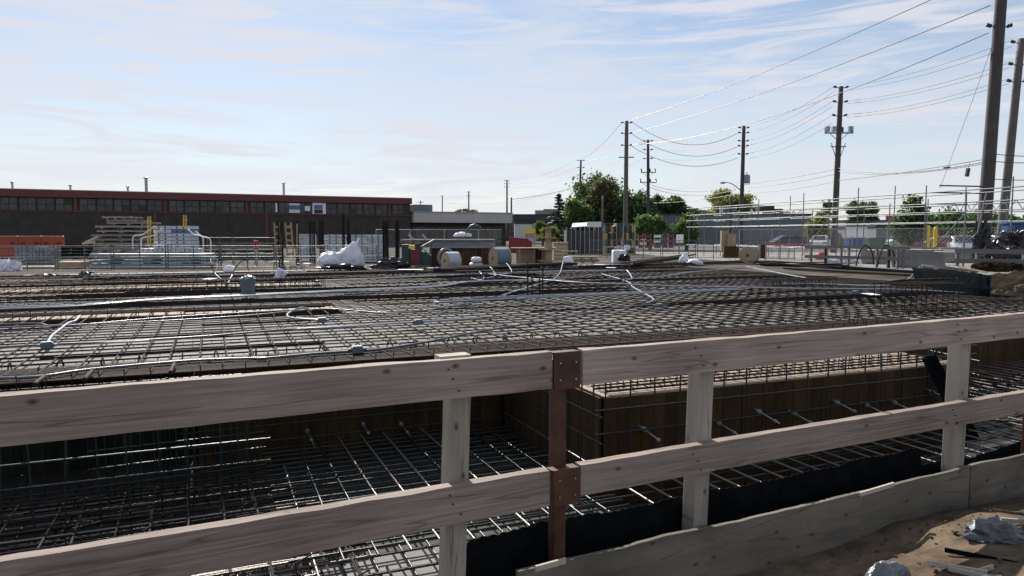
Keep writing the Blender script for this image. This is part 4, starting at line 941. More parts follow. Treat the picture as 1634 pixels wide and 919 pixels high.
def wires(labels, pts, r=.017, sag=.6, mt=None):
    for (a, b, *s), l in zip(pts, labels):
        a, b = Vector(a), Vector(b); sg = s[0] if s else sag; n = 18; rr = s[1] if len(s) > 1 else r
        m = MB(); m.tube([a.lerp(b, k / n) - Vector((0, 0, sg * 4 * (k / n) * (1 - k / n))) for k in range(n + 1)], rr, 4, False)
        tag(m.build('power_line', mt or m_wire), l, 'power line', 'overhead wires')
def Q(P, xt, y, d, dx=0): return P(at(xt, y, d).z) + Vector((dx, 0, .16))
qa = lambda y, dx=.6: Q(PA, 1000, y, 81, dx); qb = lambda y, dx=.6: Q(PB, 1034, y, 97, dx); qc = lambda y, dx=.6: Q(PC, 1187, y, 85, dx); qd = lambda y, dx=.6: Q(PD, 1342, y, 62, dx)
qe = lambda y, dx=-.5: Q(PE, 1602, y, 36, dx); qf = lambda y, dx=-.5: Q(PF, 1630, y, 44, dx); qg = lambda y, dx=.6: Q(PG, 927, y, 124, dx); qh = lambda y, dx=.5: Q(PH, 809, y, 170, dx)
O3 = ('top', 'second', 'third')
wires(['%s wire from the tall left pole to the thick leaning pole' % s for s in O3], [(qa(193), qe(-40), .5), (qa(214), qe(14), .5), (qa(233), qe(58), 1.2)], r=.024)
wires(['%s slack wire between the tall left pole and the lamp pole' % s for s in O3], [(qa(197), qc(214, -.6), 1.9), (qa(216), qc(236, -.6), 1.7), (qa(236), qc(254, -.6), 1.5)], r=.024)
wires(['%s wire from the crossarm pole to the lamp pole' % s for s in O3], [(qb(226), qc(204, -.6), .7), (qb(240), qc(226, -.6), .6), (qb(254), qc(247, -.6), .5)])
wires(['%s wire from the lamp pole to the switch pole' % s for s in ('top', 'second', 'third', 'fourth', 'fifth', 'lowest')], [(qc(204), qd(141, -.6), .5), (qc(213), qd(150, -.6), .5), (qc(226), qd(164, -.6), .5), (qc(234), qd(172, -.6), .5), (qc(247), qd(186, -.6), .5), (qc(255), qd(200, -.6), .5)])
wires(['%s wire from the switch pole to the brown right pole' % s for s in ('top', 'second', 'third', 'fourth', 'fifth', 'lowest')], [(qd(141), qf(68), .35), (qd(147), qf(78), .35), (qd(164), qf(104), .35), (qd(168), qf(112), .35), (qd(186), qf(130), .35), (qd(190), qf(138), .35)], r=.015)
wires(['%s wire from the crossarm pole back to the transformer pole' % s for s in O3], [(qb(226, -.6), qg(257), .7), (qb(240, -.6), qg(268), .7), (qb(254, -.6), qg(280), .7)])
wires(['%s wire from the twin transformer pole to the thin far pole' % s for s in O3], [(qg(257, -.6), qh(289), .9), (qg(268, -.6), qh(294), .9), (qg(280, -.6), qh(299), .9)], r=.022)
wires(['wire from the tall left pole down to the transformer pole'], [(qa(199, -.6), qg(255, 0), .6)], r=.02)
wires(['%s low cable from the lamp pole to the switch pole' % s for s in O3], [(qc(296, 0), qd(272, 0), .15), (qc(302, 0), qd(280, 0), .2), (qc(310, 0), qd(292, 0), .25)], r=.028)
wires(['%s low cable from the switch pole to the thick leaning pole' % s for s in O3], [(qd(271, 0), qe(262, 0), .5), (qd(276, 0), qe(265, 0), .4), (qd(291, 0), qe(258, 0), .1)], r=.022)
wires(['%s low cable from the crossarm pole to the lamp pole' % s for s in O3], [(qb(296, 0), qc(296, 0), .9), (qb(300, 0), qc(302, 0), 1.0), (qb(326, 0), qc(310, 0), .3)], r=.026)
wires(['long low cable passing over the low pale building', 'lower long cable left of the twin transformer pole'], [(at(706, 322, 246), qg(300, 0), 1.8), (at(816, 318, 118), qg(298, 0), .3)], r=.03)
wires(['guy wire slanting down left of the thick leaning pole'], [(qe(60, -.1), at(1500, 300, 37), .05)], r=.01)
wires(['%s cable at the right edge beyond the thick leaning pole' % s for s in O3], [(qe(250, 0), at(1700, 247, 33), .1), (qe(262, 0), at(1700, 256, 33), .1), (qe(290, 0), at(1700, 283, 33), .1)], r=.018)
t = thing('splice_closure', 'small dark cable box hanging left of the thick leaning pole', 'cable box', at(1544, 280, 36)); brick('closure_body', at(1544, 275, 36), (.14, .14, .4), m_asph, t, tilt=.15); stick('hanger', at(1545, 269, 36), at(1548, 258, 36), .012, m_wire, t)
m = MB(); m.tube([at(1506, 268, 38), at(1516, 267, 38)], [.05, .05], 6); tag(m.build('cable_splice', m_wire), 'dark splice sleeve on the low cable at right', 'splice')
# ================================================================ scaffold canopy along the street
SP0, SP1 = Vector((13.6, 56, 0)), Vector((22.6, 25, 0)); sdv = (SP1 - SP0); SL = sdv.length; sdv.normalize(); snv = Vector((-sdv.y, sdv.x, 0)) * -1
if snv.x < 0: snv = -snv
sca = thing('scaffold_canopy', 'steel tube scaffold canopy running along the right side of the site', 'scaffold', (SP0 + SP1) / 2, math.atan2(sdv.y, sdv.x))
def sp(s, o, z): return SP0 + sdv * s + snv * o + Vector((0, 0, z))
s = 0.0; k = 0
while s < SL + .1:
    for o in (0, 2.4):
        zt = 3.15 if k % 2 else (3.9 if o else 3.75)
        st = stick('standard', sp(s, o, 0), sp(s, o, zt + rnd(-.15, .3)), .028, m_scaf, sca)
    if k % 3 == 1:
        stick('transom', sp(s, 0, 2.6), sp(s, 2.4, 2.6), .025, m_scaf, sca); stick('transom', sp(s, 0, 3.0), sp(s, 2.4, 3.0), .025, m_scaf, sca)
    if k % 4 == 2: stick('diagonal_brace', sp(s, 0, .3), sp(s + 2.2, 0, 2.5), .024, m_scaf, sca)
    s += 2.2; k += 1
for o in (0, 2.4):
    for z in (3.52, 3.0, 2.58, 2.1, .75):
        stick('ledger', sp(-.4, o, z), sp(SL + .4, o, z + rnd(-.03, .03)), .026, m_scaf, sca)
for (a, b) in ((0, 13), (SL - 9, SL)):
    s = a
    while s < b:
        stick('truss_web', sp(s, 0, 2.58), sp(s + .3, 0, 3.0), .016, m_scaf, sca); stick('truss_web', sp(s + .3, 0, 3.0), sp(s + .6, 0, 2.58), .016, m_scaf, sca); s += .6
s = -.2
while s < 16:
    brick('deck_board', sp(s + 1.2, .5 + rnd(0, .3), 3.07), (2.5, .24, .045), m_pale, sca, math.atan2(sdv.y, sdv.x)); brick('deck_board', sp(s + 1.2, 1.2 + rnd(0, .3), 3.08), (2.5, .24, .045), m_pale, sca, math.atan2(sdv.y, sdv.x)); s += 2.6
t = thing('bracket_arms', 'two horizontal steel arms fixed left of the thick leaning pole', 'bracket', at(1535, 310, 36))
for y, x0 in ((296, 1499), (307, 1486)): stick('arm', at(x0, y, 35.8), at(1570, y + 1.5, 35.8), .035, m_polew, t)
tag(stick('scaffold_tube', at(1560, 372, 27), at(1574, 308, 27), .03, m_scaf), 'loose scaffold tube leaning against the thick pole', 'tube')

# chain link fence behind the yard
def chain(label, a, b, h, step=3.0, wire=.22):
    d = (b - a); L = d.length; d.normalize(); t = thing('chain_link_fence', label, 'fence', a, math.atan2(d.y, d.x)); s = 0
    while s <= L: stick('fence_post', a + d * s, a + d * s + Vector((0, 0, h)), .035, m_galv, t); s += step
    stick('top_tube', a + Vector((0, 0, h - .03)), b + Vector((0, 0, h - .03)), .022, m_galv, t)
    m = MB(); s = -h
    while s < L:
        p0, p1 = max(s, 0), min(s + h, L)
        if p1 > p0:
            m.bar(a + d * p0 + Vector((0, 0, p0 - s)), a + d * p1 + Vector((0, 0, p1 - s)), .005, 3); m.bar(a + d * p0 + Vector((0, 0, h - (p0 - s))), a + d * p1 + Vector((0, 0, h - (p1 - s))), .005, 3)
        s += wire
    stuff(m.build('chain_link', m_galv, t)); return t
ca = at(1180, 374, 62); ca.z = 0; cb = at(1660, 374, 46); cb.z = 0
chain('chain link fence in front of the parked cars', ca, cb, 2.0)
ca = at(600, 374, 64); ca.z = 0; cb = at(800, 374, 64); cb.z = 0
chain('chain link fence in front of the low pale building', ca, cb, 2.0)
# mesh guard panels along the far edge of the deck
def guard(label, x0, x1, d0, d1, ztop=1.06, zb=0.0, wires_=True, mt=None, group='mesh guard panels round the deck', step=.13):
    mt = mt or m_guard; a = at(x0, 374, d0); b = at(x1, 374, d1); a.z = b.z = zb; d = (b - a); L = d.length; d.normalize()
    t = thing('mesh_guard_panel', label, 'guard panel', (a + b) / 2, math.atan2(d.y, d.x), group); up = Vector((0, 0, 1))
    for s in (0.03, L / 2, L - .03): stick('upright', a + d * s, a + d * s + up * ztop, .022, mt, t)
    for z in (ztop - .02, .55, .1): stick('rail', a + up * z, b + up * z, .018, mt, t)
    m = MB(); s = .1
    while s < L: m.bar(a + d * s + up * .1, a + d * s + up * ztop, .004, 3); s += step
    z = .2
    while z < ztop: m.bar(a + up * z, b + up * z, .004, 3); z += step
    stuff(m.build('mesh_wires', mt, t))
xs = [-6, 88, 178, 265, 350, 438, 520, 603]; nm = ['leftmost', 'second', 'third', 'fourth', 'fifth', 'sixth', 'rightmost']
for i in range(7): guard('steel mesh guard panel, %s of those along the left far edge' % nm[i], xs[i] + 1, xs[i + 1] - 1, 31.5 + i * .25, 31.75 + i * .25)
xs = [940, 998, 1056, 1112, 1166, 1222, 1270]; nm = ['leftmost', 'second', 'third', 'fourth', 'fifth', 'rightmost']
for i in range(6): guard('steel mesh guard panel, %s of those right of the dark enclosure' % nm[i], xs[i] + .7, xs[i + 1] - .7, 47 - i * .5, 46.5 - i * .5, 1.2)
for i, (x0, x1) in enumerate(((962, 990), (990, 1016))): guard(['left', 'right'][i] + ' tall mesh panel in front of the yellow stacked props', x0, x1 - 1, 56, 56, 2.4)
for i, (x0, x1) in enumerate(((330, 372), (372, 440))): guard(['left', 'right'][i] + ' grey rail panel behind the conduit whips', x0, x1 - 1, 38, 38, 1.4, step=.3)

# ---------------------------------------------------------------- stacks on the left
def pile(name, label, cat, x0, x1, d, layers, mt, depth=1.2, per=4, stick_mt=None, seed=1, rz=None):
    # layers: (x0, x1, ytop, ybot); each layer a row of separate boards
    rng = random.Random(seed); c = at((x0 + x1) / 2, 374, d); c.z = 0; t = thing(name, label, cat, c, 0)
    for (a, b, y0, y1) in layers:
        p, q = at(a, y1, d), at(b, y0, d); h = max(.02, q.z - p.z); w = depth / per
        for i in range(per):
            o = rng.uniform(-.12, .12); brick('board', ((p.x + q.x) / 2 + o, d + w * (i + .5), max(h / 2, (p.z + q.z) / 2)), (q.x - p.x, w * .92, h), mt if not isinstance(mt, (list, tuple)) else rng.choice(mt), t, rng.uniform(-.02, .02))
        for s_ in (.15, .5, .85): brick('sticker', (p.x + (q.x - p.x) * s_, d + depth / 2, max(.04, p.z - .035)), (.09, depth, .07), stick_mt or m_lum, t)
    return t
pile('lumber_pile', 'tall grey lumber pile with loose boards on top, left of the panel stack', 'lumber pile', 148, 236, 39, [(165, 202, 345, 348), (167, 210, 350.5, 353), (172, 236, 354, 357), (149, 238, 360, 363), (152, 236, 367.5, 370), (147, 235, 374, 377), (150, 238, 381, 384), (148, 238, 388, 391), (146, 240, 395, 399), (146, 240, 402, 408)], m_lum, 1.6, 6)
tag(stick('plank', at(132, 389, 38.3), at(157, 377, 38.3), .03, m_pale, None, 'box', .12), 'pale plank leaning at the left of the lumber pile', 'plank')
tag(stick('plank', at(131, 389, 38.0), at(152, 386, 38.0), .03, m_pale, None, 'box', .12), 'short pale plank lying left of the lumber pile', 'plank')
pile('beam_stack', 'added dark stack of form beams standing in for shade beyond the grey rail panels', 'beam stack', 326, 436, 41, [(328, 436, 399, 402), (326, 434, 404, 408), (330, 438, 410, 415)], m_dark, 1.4, 4)  # black stacks here and next line are added to darken a shaded strip
pile('beam_stack', 'added dark stack of form beams standing in for shade between the orange barriers and the lumber pile', 'beam stack', 78, 146, 41, [(80, 146, 394, 397), (76, 148, 399, 403), (78, 150, 405, 412)], m_dark, 1.4, 4)
def panels(label, x0, x1, y0, y1, d, n, mt, cols=1, dep=1.1, group='stacked formwork panels', alt=None, zmin=None):
    a, b = at(x0, y1, d), at(x1, y0, d); zb = 0 if zmin is None else a.z; c = Vector(((a.x + b.x) / 2, d + dep / 2, zb)); t = thing('panel_stack', label, 'panel stack', c, 0, group)
    h = (b.z - a.z) / n; w = (b.x - a.x) / cols; k = n
    z = b.z - h / 2
    while z > zb + h * .4:
        for i in range(cols):
            mt2 = alt if (alt and k == n - 1 and i == cols - 1) else mt
            pb = brick('panel', (a.x + w * (i + .5) + rnd(-.02, .02), d + dep / 2 + rnd(-.02, .02), z), (w * .97, dep, h * .84), mt2, t)
            for q in (-.18, .18): brick('slot', (a.x + w * (i + .5 + q), d - .012, z), (w * .07, .02, h * .5), m_asph, pb)
        z -= h; k -= 1
    return t
panels('stack of white framed panels between two yellow posts at left', 245, 302, 360, 402, 36.5, 7, m_alu, 2, alt=m_blueg)
panels('low row of white panels under the stack with yellow posts', 222, 310, 396, 403, 35.6, 1, m_alu, 4)
panels('small grey panel stack beside the crumpled plastic at far left', 24, 74, 393, 421, 34.5, 5, m_alud, 3)
panels('white panel stack between the first dark column cages', 477, 497, 373, 388, 42, 4, m_alu, 2)
panels('white panel stack right of the wooden frames', 517, 546, 374, 408, 41, 7, m_alu, 1)
panels('wide white panel stack behind the white bags', 560, 612, 374, 409, 40, 8, m_alu, 2)
yl = ['yellow post at the left of the white panel stack', 'yellow post at the right of the white panel stack']
for i, (x, y0, y1) in enumerate(((238, 345, 392), (295, 343, 362))):
    t = thing('yellow_post', yl[i], 'post', at(x, 374, 36.2)); a, b = at(x, y1, 36.2), at(x, y0, 36.2)
    for o in (-.06, .06): stick('leg', Vector((a.x + o, a.y, a.z)), Vector((b.x + o, b.y, b.z)), .05, m_yel, t, 'box', .05)
    brick('foot_plate', a, (.3, .2, .04), m_yel, t); brick('head_plate', b - Vector((0, 0, .25)), (.22, .1, .06), m_yel, t)
wl = ['white tubular frame left of the yellow posts', 'white tubular frame right of the yellow posts']
for i, (x0, x1) in enumerate(((210, 246), (300, 325))):
    pts = [at(x0 + 2, 398, 36), at(x0 + 2, 380, 36), at(x0 + 6, 376, 36), at((x0 + x1) / 2, 374, 36), at(x1, 362 if i == 0 else 377, 36)] if i == 0 else [at(x0, 366, 36), at(310, 374, 36), at(319, 376, 36), at(324, 381, 36), at(324, 400, 36)]
    t = thing('tube_frame', wl[i], 'frame', at((x0 + x1) / 2, 374, 36)); m = MB(); m.tube(spline(pts, 5), .03, 7); m.build('frame_tube', m_wpaint, t, smooth=True)
    m = MB(); m.tube([p + Vector((.25, .3, -.1)) for p in spline(pts, 5)], .03, 7); m.build('frame_tube', m_wpaint, t, smooth=True)
pile('beam_stack', 'long low stack of dull aluminium beams behind the left guard panels', 'beam stack', 146, 332, 33.2, [(146, 330, 405, 408), (150, 332, 410, 413.5), (146, 331, 415.5, 419), (148, 332, 421, 424.5), (145, 330, 426.5, 431)], m_alud, 1.0, 4, m_alud)
pile('cream_panel_pile', 'low pile of cream sheets at far left behind the tarp', 'panel pile', 16, 124, 32.6, [(16, 124, 428, 432), (18, 122, 433.5, 437), (85, 124, 418, 426)], m_tan, 1.2, 3)
lump('plastic_wrap', 'crumpled clear white plastic at the left edge of the frame', 'plastic wrap', at(8, 437, 31), (1.1, .9, 1.0), m_white, 4.4, .5, 20, 2.2)
lump('tarp_bundle', 'long black tarp bundle lying at far left', 'tarp', at(75, 448, 26.8), (3.0, .7, .36), m_blackp, 3.7, .3, 18, 3)
lump('tarp_bundle', 'short black tarp bundle with pale end right of the long one', 'tarp', at(140, 443, 27.5), (.7, .5, .36), m_blackp, 5.7, .3, 16, 3)
lump('scrap_bag', 'small pale bag at the end of the black tarp bundles', 'bag', at(150, 444, 26.9), (.3, .3, .3), m_white, 1.7, .3, 12, 2)
def pipes(label, x0, x1, y0, y1, z, n, r, mt, seed=0, dz=0.0, name='pipe_bundle', cat='pipes'):
    rng = random.Random(seed); a, b = gnd(x0, y0, z), gnd(x1, y1, z); t = thing(name, label, cat, (a + b) / 2); dn = (b - a).normalized(); pn = Vector((-dn.y, dn.x, 0))
    for i in range(n):
        o = pn * (i - n / 2) * r * 2.1; e = rng.uniform(-.5, .5)
        stick('pipe', a + o + dn * e + Vector((0, 0, rng.uniform(0, dz))), b + o + dn * (e + rng.uniform(-.6, .3)) + pn * rng.uniform(-.15, .15) + Vector((0, 0, rng.uniform(0, dz))), r * rng.uniform(.8, 1.1), mt, t)
pipes('dark steel pipes lying beyond the left of the deck', 150, 345, 444, 437, .06, 6, .05, m_bar, 1)
pipes('dark pipes lying across the deck towards the white bags', 330, 655, 441, 432, .08, 5, .045, m_bar, 2)
pipes('long dark steel pipes lying behind the starter bars', 700, 905, 432, 423, .1, 7, .065, m_bar, 3, .1)
pipes('rusty long bars lying in front of the white bags at right', 905, 1200, 428, 418, .08, 9, .035, m_rust, 4, .1)
pipes('dark bundle of bars slanting below the right white bag', 1000, 1105, 426, 410, .1, 8, .035, m_bar, 5, .2)
pipes('dark bars heaped left of the right timber rail', 1210, 1330, 424, 428, .08, 14, .03, m_bar, 6, .25)
pipes('black edge beams along the far right edge of the deck', 1290, 1560, 424, 442, .05, 4, .09, m_dark, 7)
pipes('second row of black edge bars along the far right of the deck', 1265, 1480, 428, 440, .08, 5, .05, m_bar, 8)
ob = ['orange plastic barrier at the left edge of the frame', 'orange plastic barrier second from the left edge', 'orange plastic barrier ending left of the lumber pile']
for i, (x0, x1) in enumerate(((-16, 30), (30, 67), (67, 102))):
    a, b = at(x0, 374, 47), at(x1, 374, 47); c = Vector(((a.x + b.x) / 2, 47, 0)); t = thing('plastic_barrier', ob[i], 'barrier', c, 0, 'orange barriers'); w = b.x - a.x - .05
    m = MB(); m.prism([(-.3, 0), (.3, 0), (.3, .25), (.14, .55), (.1, 1.45), (-.1, 1.45), (-.14, .55), (-.3, .25)], w, Matrix.Translation(c) @ rotz(R(90))); m.build('barrier_body', m_orange, t, bevel=.03)
    for q in (-.3, .3): brick('slot', c + Vector((q * w, -.13, 1.0)), (.22, .1, .12), m_asph, t)
bucket_red = thing('red_drum', 'small red drum standing behind the left guard panels', 'drum', at(409, 374, 37)); c = at(409, 397, 37); m = MB(); m.lathe([(.12, 0), (.13, .02), (.11, .2), (.13, .22), (.13, .4), (.1, .42)], 12, Matrix.Translation(c)); m.build('drum_body', m_red, bucket_red); c2 = Vector((c.x, c.y, 0)); stick('stand', c2, c, .06, m_galv, bucket_red)
fl = ['left of two pale timber frames standing behind the guard panels', 'right of two pale timber frames standing behind the guard panels']
for i, (xa, xb, xc, xd) in enumerate(((437, 441, 443, 448), (455, 453, 462, 465))):
    t = thing('timber_trestle_ladder', fl[i], 'frame', at(xa + 4, 374, 35)); b0, b1, t0, t1 = at(xa + 4, 412, 35), at(xd + 4, 412, 35.2), at(xa, 355, 35), at(xc + 2, 355, 35.2)
    stick('upright', b0, t0, .09, m_tan, t, 'box', .05); stick('upright', b1, t1, .09, m_tan, t, 'box', .05)
    for k in range(5): stick('crosspiece', b0.lerp(t0, .12 + k * .19), b1.lerp(t1, .12 + k * .19), .05, m_tan, t, 'box', .1)
    if i: stick('upright', at(474, 410, 35), at(474, 357, 35), .09, m_tan, t, 'box', .05)
cl = ['just left of the timber frames', 'right of the timber frames', 'left of the white bags', 'thin one above the white bags', 'thin pair above the white bags', 'thick one right of the white bags', 'slim one right of the white bags', 'thin one right of the timber frames']
for i, (x, y0, w, d) in enumerate(((447.5, 352, .2, 34), (498, 351, .26, 36), (513, 351, .2, 36.5), (548, 340, .12, 38), (556, 350, .12, 38.5), (615, 353, .26, 35), (634, 352, .18, 35.5), (474, 353, .16, 37))):
    zt = at(x, y0, d).z; c = at(x, 374, d); c.z = 0; t = thing('column_cage', 'tall dark rebar column cage, ' + cl[i], 'column cage', c, .3)
    nb = 10 if w > .15 else 5
    for k in range(nb):
        a = 2 * math.pi * k / nb; o = Vector((math.cos(a) * w / 2, math.sin(a) * w / 2, 0)); stick('column_bar', c + o, c + o + Vector((0, 0, zt + rnd(-.08, .05))), .021, m_bar, t, 'cyl5')
    z = .2
    m = MB(); m.tube([Vector((math.cos(a) * w * .54, math.sin(a) * w * .54, 0)) for a in [2 * math.pi * k / 12 for k in range(13)]], .011, 5, False); me = m.mesh('tie_ring', m_bar)
    while z < zt - .1: put('tie_ring', me, Matrix.Translation(c + Vector((0, 0, z))), t); z += .1
# white bags and rubbish in the middle
def cone_bag(label, x, yb, d, w, h, seed, tuft=True):
    c = gnd(x, yb, 0) if d is None else Vector((at(x, yb, d).x, d, 0)); t = thing('white_bag', label, 'bag', c); m = MB(); m.blob(c + Vector((0, 0, h * .42)), (w, w * .8, h * .9), seed, .26, 22, 1.7); m.build('bag_body', m_white, t, smooth=True)
    if tuft: m = MB(); m.tube([c + Vector((w * .15, 0, h * .7)), c + Vector((w * .2, 0, h * 1.0)), c + Vector((w * .3, 0, h * 1.25))], [w * .16, w * .06, w * .03], 7); m.build('bag_neck', m_white, t)
cone_bag('low white bag, left of the pair by the column cages', 529, 424, 31.6, 1.15, .82, 1.3, False); cone_bag('taller white bag with upright neck by the column cages', 560, 423, 31.9, 1.2, 1.1, 2.6)
cone_bag('small white bag behind the starter bars', 906, 419, 35.5, .55, .5, 3.1, False); cone_bag('white bag with pointed neck on the dark bars at right', 1092, 415, 36.5, .5, .55, 4.2); cone_bag('low lumpy white bag right of the pointed one', 1108, 420, 36, .8, .36, 5.2, False)
cone_bag('small white bag by the conduit whips at left', 366, 440, 29.5, .4, .3, 7.2, False)
lump('black_sheet', 'crumpled black sheet in front of the white bags', 'plastic sheet', at(548, 427, 31), (2.0, .6, .22), m_blackp, 6.1, .45, 20, 2.5); lump('black_sheet', 'crumpled black rubbish left of the teal generator', 'plastic sheet', at(628, 425, 32), (1.6, .7, .5), m_blackp, 9.1, .5, 20, 2.5)
lump('black_sheet', 'small black rubbish heap by the white bulk bag', 'plastic sheet', at(995, 413, 38), (.7, .4, .35), m_blackp, 9.6, .5, 14, 2.5)
sc = ['white scrap sheet left of the white bags', 'white scrap in front of the teal generator', 'pale scrap board near the pipes', 'pale scrap right of the small white bag', 'white scrap far right on the deck', 'white scrap piece between pipes and bulk bag', 'pale scrap under the timber frames', 'small white litter at the left of the deck']
for i, (x, y, w) in enumerate(((487, 421, .7), (655, 431, 1.0), (735, 426, 1.2), (957, 423, .5), (1390, 471, .25), (975, 428, .4), (448, 418, .8), (335, 446, .3))):
    c = gnd(x, y, .12); m = MB(); vs = [c + Vector(((a - .5) * w, (b - .5) * .5, .05 * noise.noise(Vector((a * 4, b * 4, i))) + .03)) for b in (0, .5, 1) for a in (0, .25, .5, .75, 1)]
    m.add(vs + [q - Vector((0, 0, .012)) for q in vs], [(r_ * 5 + k, r_ * 5 + k + 1, r_ * 5 + k + 6, r_ * 5 + k + 5) for r_ in range(2) for k in range(4)] + [(15 + r_ * 5 + k, 15 + r_ * 5 + k + 5, 15 + r_ * 5 + k + 6, 15 + r_ * 5 + k + 1) for r_ in range(2) for k in range(4)])
    tag(m.build('scrap_sheet', m_white if i != 2 else m_tan), sc[i], 'scrap')
# generator, table form, reels
g0 = Vector((at(660, 374, 33.4).x, 33.4, 0)); t = thing('generator', 'dark teal site generator with red tank and yellow cap left of the table form', 'generator', g0)
def gb(nm, x0, x1, y0, y1, mt, dd=0, dep=.5):
    a, b = at(x0, y1, 33.4 + dd), at(x1, y0, 33.4 + dd); m = MB(); m.box(((a.x + b.x) / 2, 33.4 + dd + dep / 2, (a.z + b.z) / 2), (b.x - a.x, dep, b.z - a.z)); return m.build(nm, mt, t, bevel=.03)
gb('engine_housing', 641, 653, 390, 424, m_teal); gb('fuel_tank', 654, 671, 398, 424, m_redtrim, .05); gb('control_panel', 672, 685, 402, 424, m_teal); gb('tank_cap', 651, 662, 391, 397, m_yel2, 0, .2); gb('exhaust_cover', 662, 674, 388, 398, m_asph, .1, .3)
for x in (637, 672, 688): stick('frame_tube', at(x, 425, 33.3), at(x, 386, 33.3), .025, m_asph, t)
stick('frame_tube', at(637, 387, 33.3), at(672, 387, 33.3), .025, m_asph, t)
tag(stick('prop_tube', at(672, 394, 33), at(692, 383, 33), .035, m_galv), 'grey prop tube leaning above the generator', 'tube'); tag(stick('prop_tube', at(676, 398, 33), at(688, 408, 33), .035, m_galv), 'short grey prop tube beside the generator', 'tube')
tb = thing('table_form', 'plywood table form with dark brown skirt behind the cable reels', 'table form', Vector((at(720, 374, 35).x, 35, 0)))
a, b = at(638, 383, 35), at(788, 383, 35); m = MB(); m.box(((a.x + b.x) / 2, 36.2, a.z), (b.x - a.x, 2.4, .06)); m.build('table_top', m_ply, tb)
a2, b2 = at(684, 384.5, 35), at(790, 384.5, 35); m = MB(); m.box(((a2.x + b2.x) / 2, 35.3, a2.z - .18), (b2.x - a2.x, .12, .3)); m.build('edge_beam', m_alud, tb)
for i in range(10): brick('skirt_board', ((a2.x + (b2.x - a2.x) * (i + .5) / 10), 35.45, (a2.z - .34) / 2), ((b2.x - a2.x) / 10 - .004, .04, a2.z - .34), m_form, tb)
for x in (648, 668): stick('table_leg', (at(x, 374, 35.2).x, 35.2, 0), (at(x, 374, 35.2).x, 35.2, a.z), .04, m_galv, tb)
c = at(738, 376, 35.6); lump('conduit_coil_bag', 'white coil of conduit in a bag on the table form', 'coil', c + Vector((0, 0, .03)), (.85, .6, .24), m_white, 3.9, .25, 16, 3)
m = MB(); m.tube(spline([at(742, 380, 35.4), at(744, 370, 35.4), at(749, 362, 35.4), at(758, 358, 35.4), at(765, 361, 35.4), at(767, 365, 35.4)], 6), .04, 8); m.tube(spline([at(744, 379, 35.5), at(747, 368, 35.5), at(754, 361, 35.5), at(761, 361, 35.5)], 6), .04, 8)
tag(m.build('conduit_loop', m_cond, smooth=True), 'grey conduit looping high above the table form', 'conduit')
for i, (x0, x1) in enumerate(((652, 659), (674, 680))):
    m = MB(); m.tube([at(x0, 374, 35.3), at(x0 + 3, 377, 35.3), at(x1, 382, 35.3)], .05, 7); tag(m.build('conduit_end', m_condw), ['pale conduit end sticking up at the left of the table form', 'second pale conduit end on the table form'][i], 'conduit')
def torus(mb, c, R0, r, M, n=28, k=9):
    mb.tube([c + M.to_3x3() @ Vector((R0 * math.cos(2 * math.pi * i / n), 0, R0 * math.sin(2 * math.pi * i / n))) for i in range(n + 1)], r, k, False)
c = Vector((at(712, 404, 33.2).x, 33.2, .50)); t = thing('conduit_coil', 'upright coil of grey conduit leaning against the table form', 'coil', Vector((c.x, c.y, 0)))
for i in range(7): m = MB(); torus(m, c + Vector((rnd(-.02, .02), i * .045 - .12, rnd(-.01, .02))), .40 - .028 * (i % 3), .026, rotz(.35)); m.build('coil_turn', m_condw if i % 2 else m_cond, t, smooth=True)
def reel(label, c, dia, wid, rz, m_fl, m_w, flange=.05, name='cable_reel', wdia=.9, mark=False):
    t = thing(name, label, 'cable reel', Vector((c.x, c.y, 0)), rz); ax = Matrix.Translation(c) @ rotz(rz) @ Matrix.Rotation(R(90), 4, 'Y')
    for s_ in (-1, 1):
        m = MB(); h = s_ * wid / 2; m.lathe([(dia / 2, h - flange / 2), (dia / 2, h + flange / 2)], 32, ax); f_ = m.build('flange', m_fl, t)
        m = MB(); hh = h + s_ * (flange / 2 + .006); m.lathe([(dia * .09, hh - .005), (dia * .09, hh + .005)], 14, ax); m.build('hub', m_asph, f_)
    prof = []; n = max(6, int(wid / .06)); w2 = wid - flange
    for i in range(n): h0 = -w2 / 2 + w2 * i / n; prof += [(dia * wdia / 2 - .02, h0), (dia * wdia / 2, h0 + w2 / n * .3), (dia * wdia / 2, h0 + w2 / n * .7), (dia * wdia / 2 - .02, h0 + w2 / n * .999)]
    m = MB(); m.lathe(prof, 28, ax); m.build('wound_cable', m_w, t)
    return t
reel('large cable reel with cream flange and grey blue cable', Vector((at(798, 400, 32.6).x, 32.6, .49)), .98, .66, R(25), m_tan, m_cable, wdia=.96)
reel('white wound reel in front of the grey conduit coil', Vector((at(720, 410, 32.2).x, 32.2, .39)), .78, .6, R(32), m_tan, m_alu, .03, wdia=1.01)
reel('wooden spool with round tan face at the right of the deck', Vector((at(1196, 401, 38).x, 38, .46)), .92, .62, R(58), m_tan, m_cable, wdia=.92)
m = MB(); c = at(760, 413, 33)
t = thing('wrapped_rolls', 'two stacked blue white wrapped rolls between the reels', 'rolls', Vector((c.x, c.y, 0)))
for i, (z, w, h) in enumerate(((.14, .62, .3), (.40, .5, .26))): m = MB(); m.blob(Vector((c.x, c.y, z)), (w, .5, h * .9), 2 + i, .12, 14, 1.5); m.build('roll', m_alu if i == 0 else m_white, t)
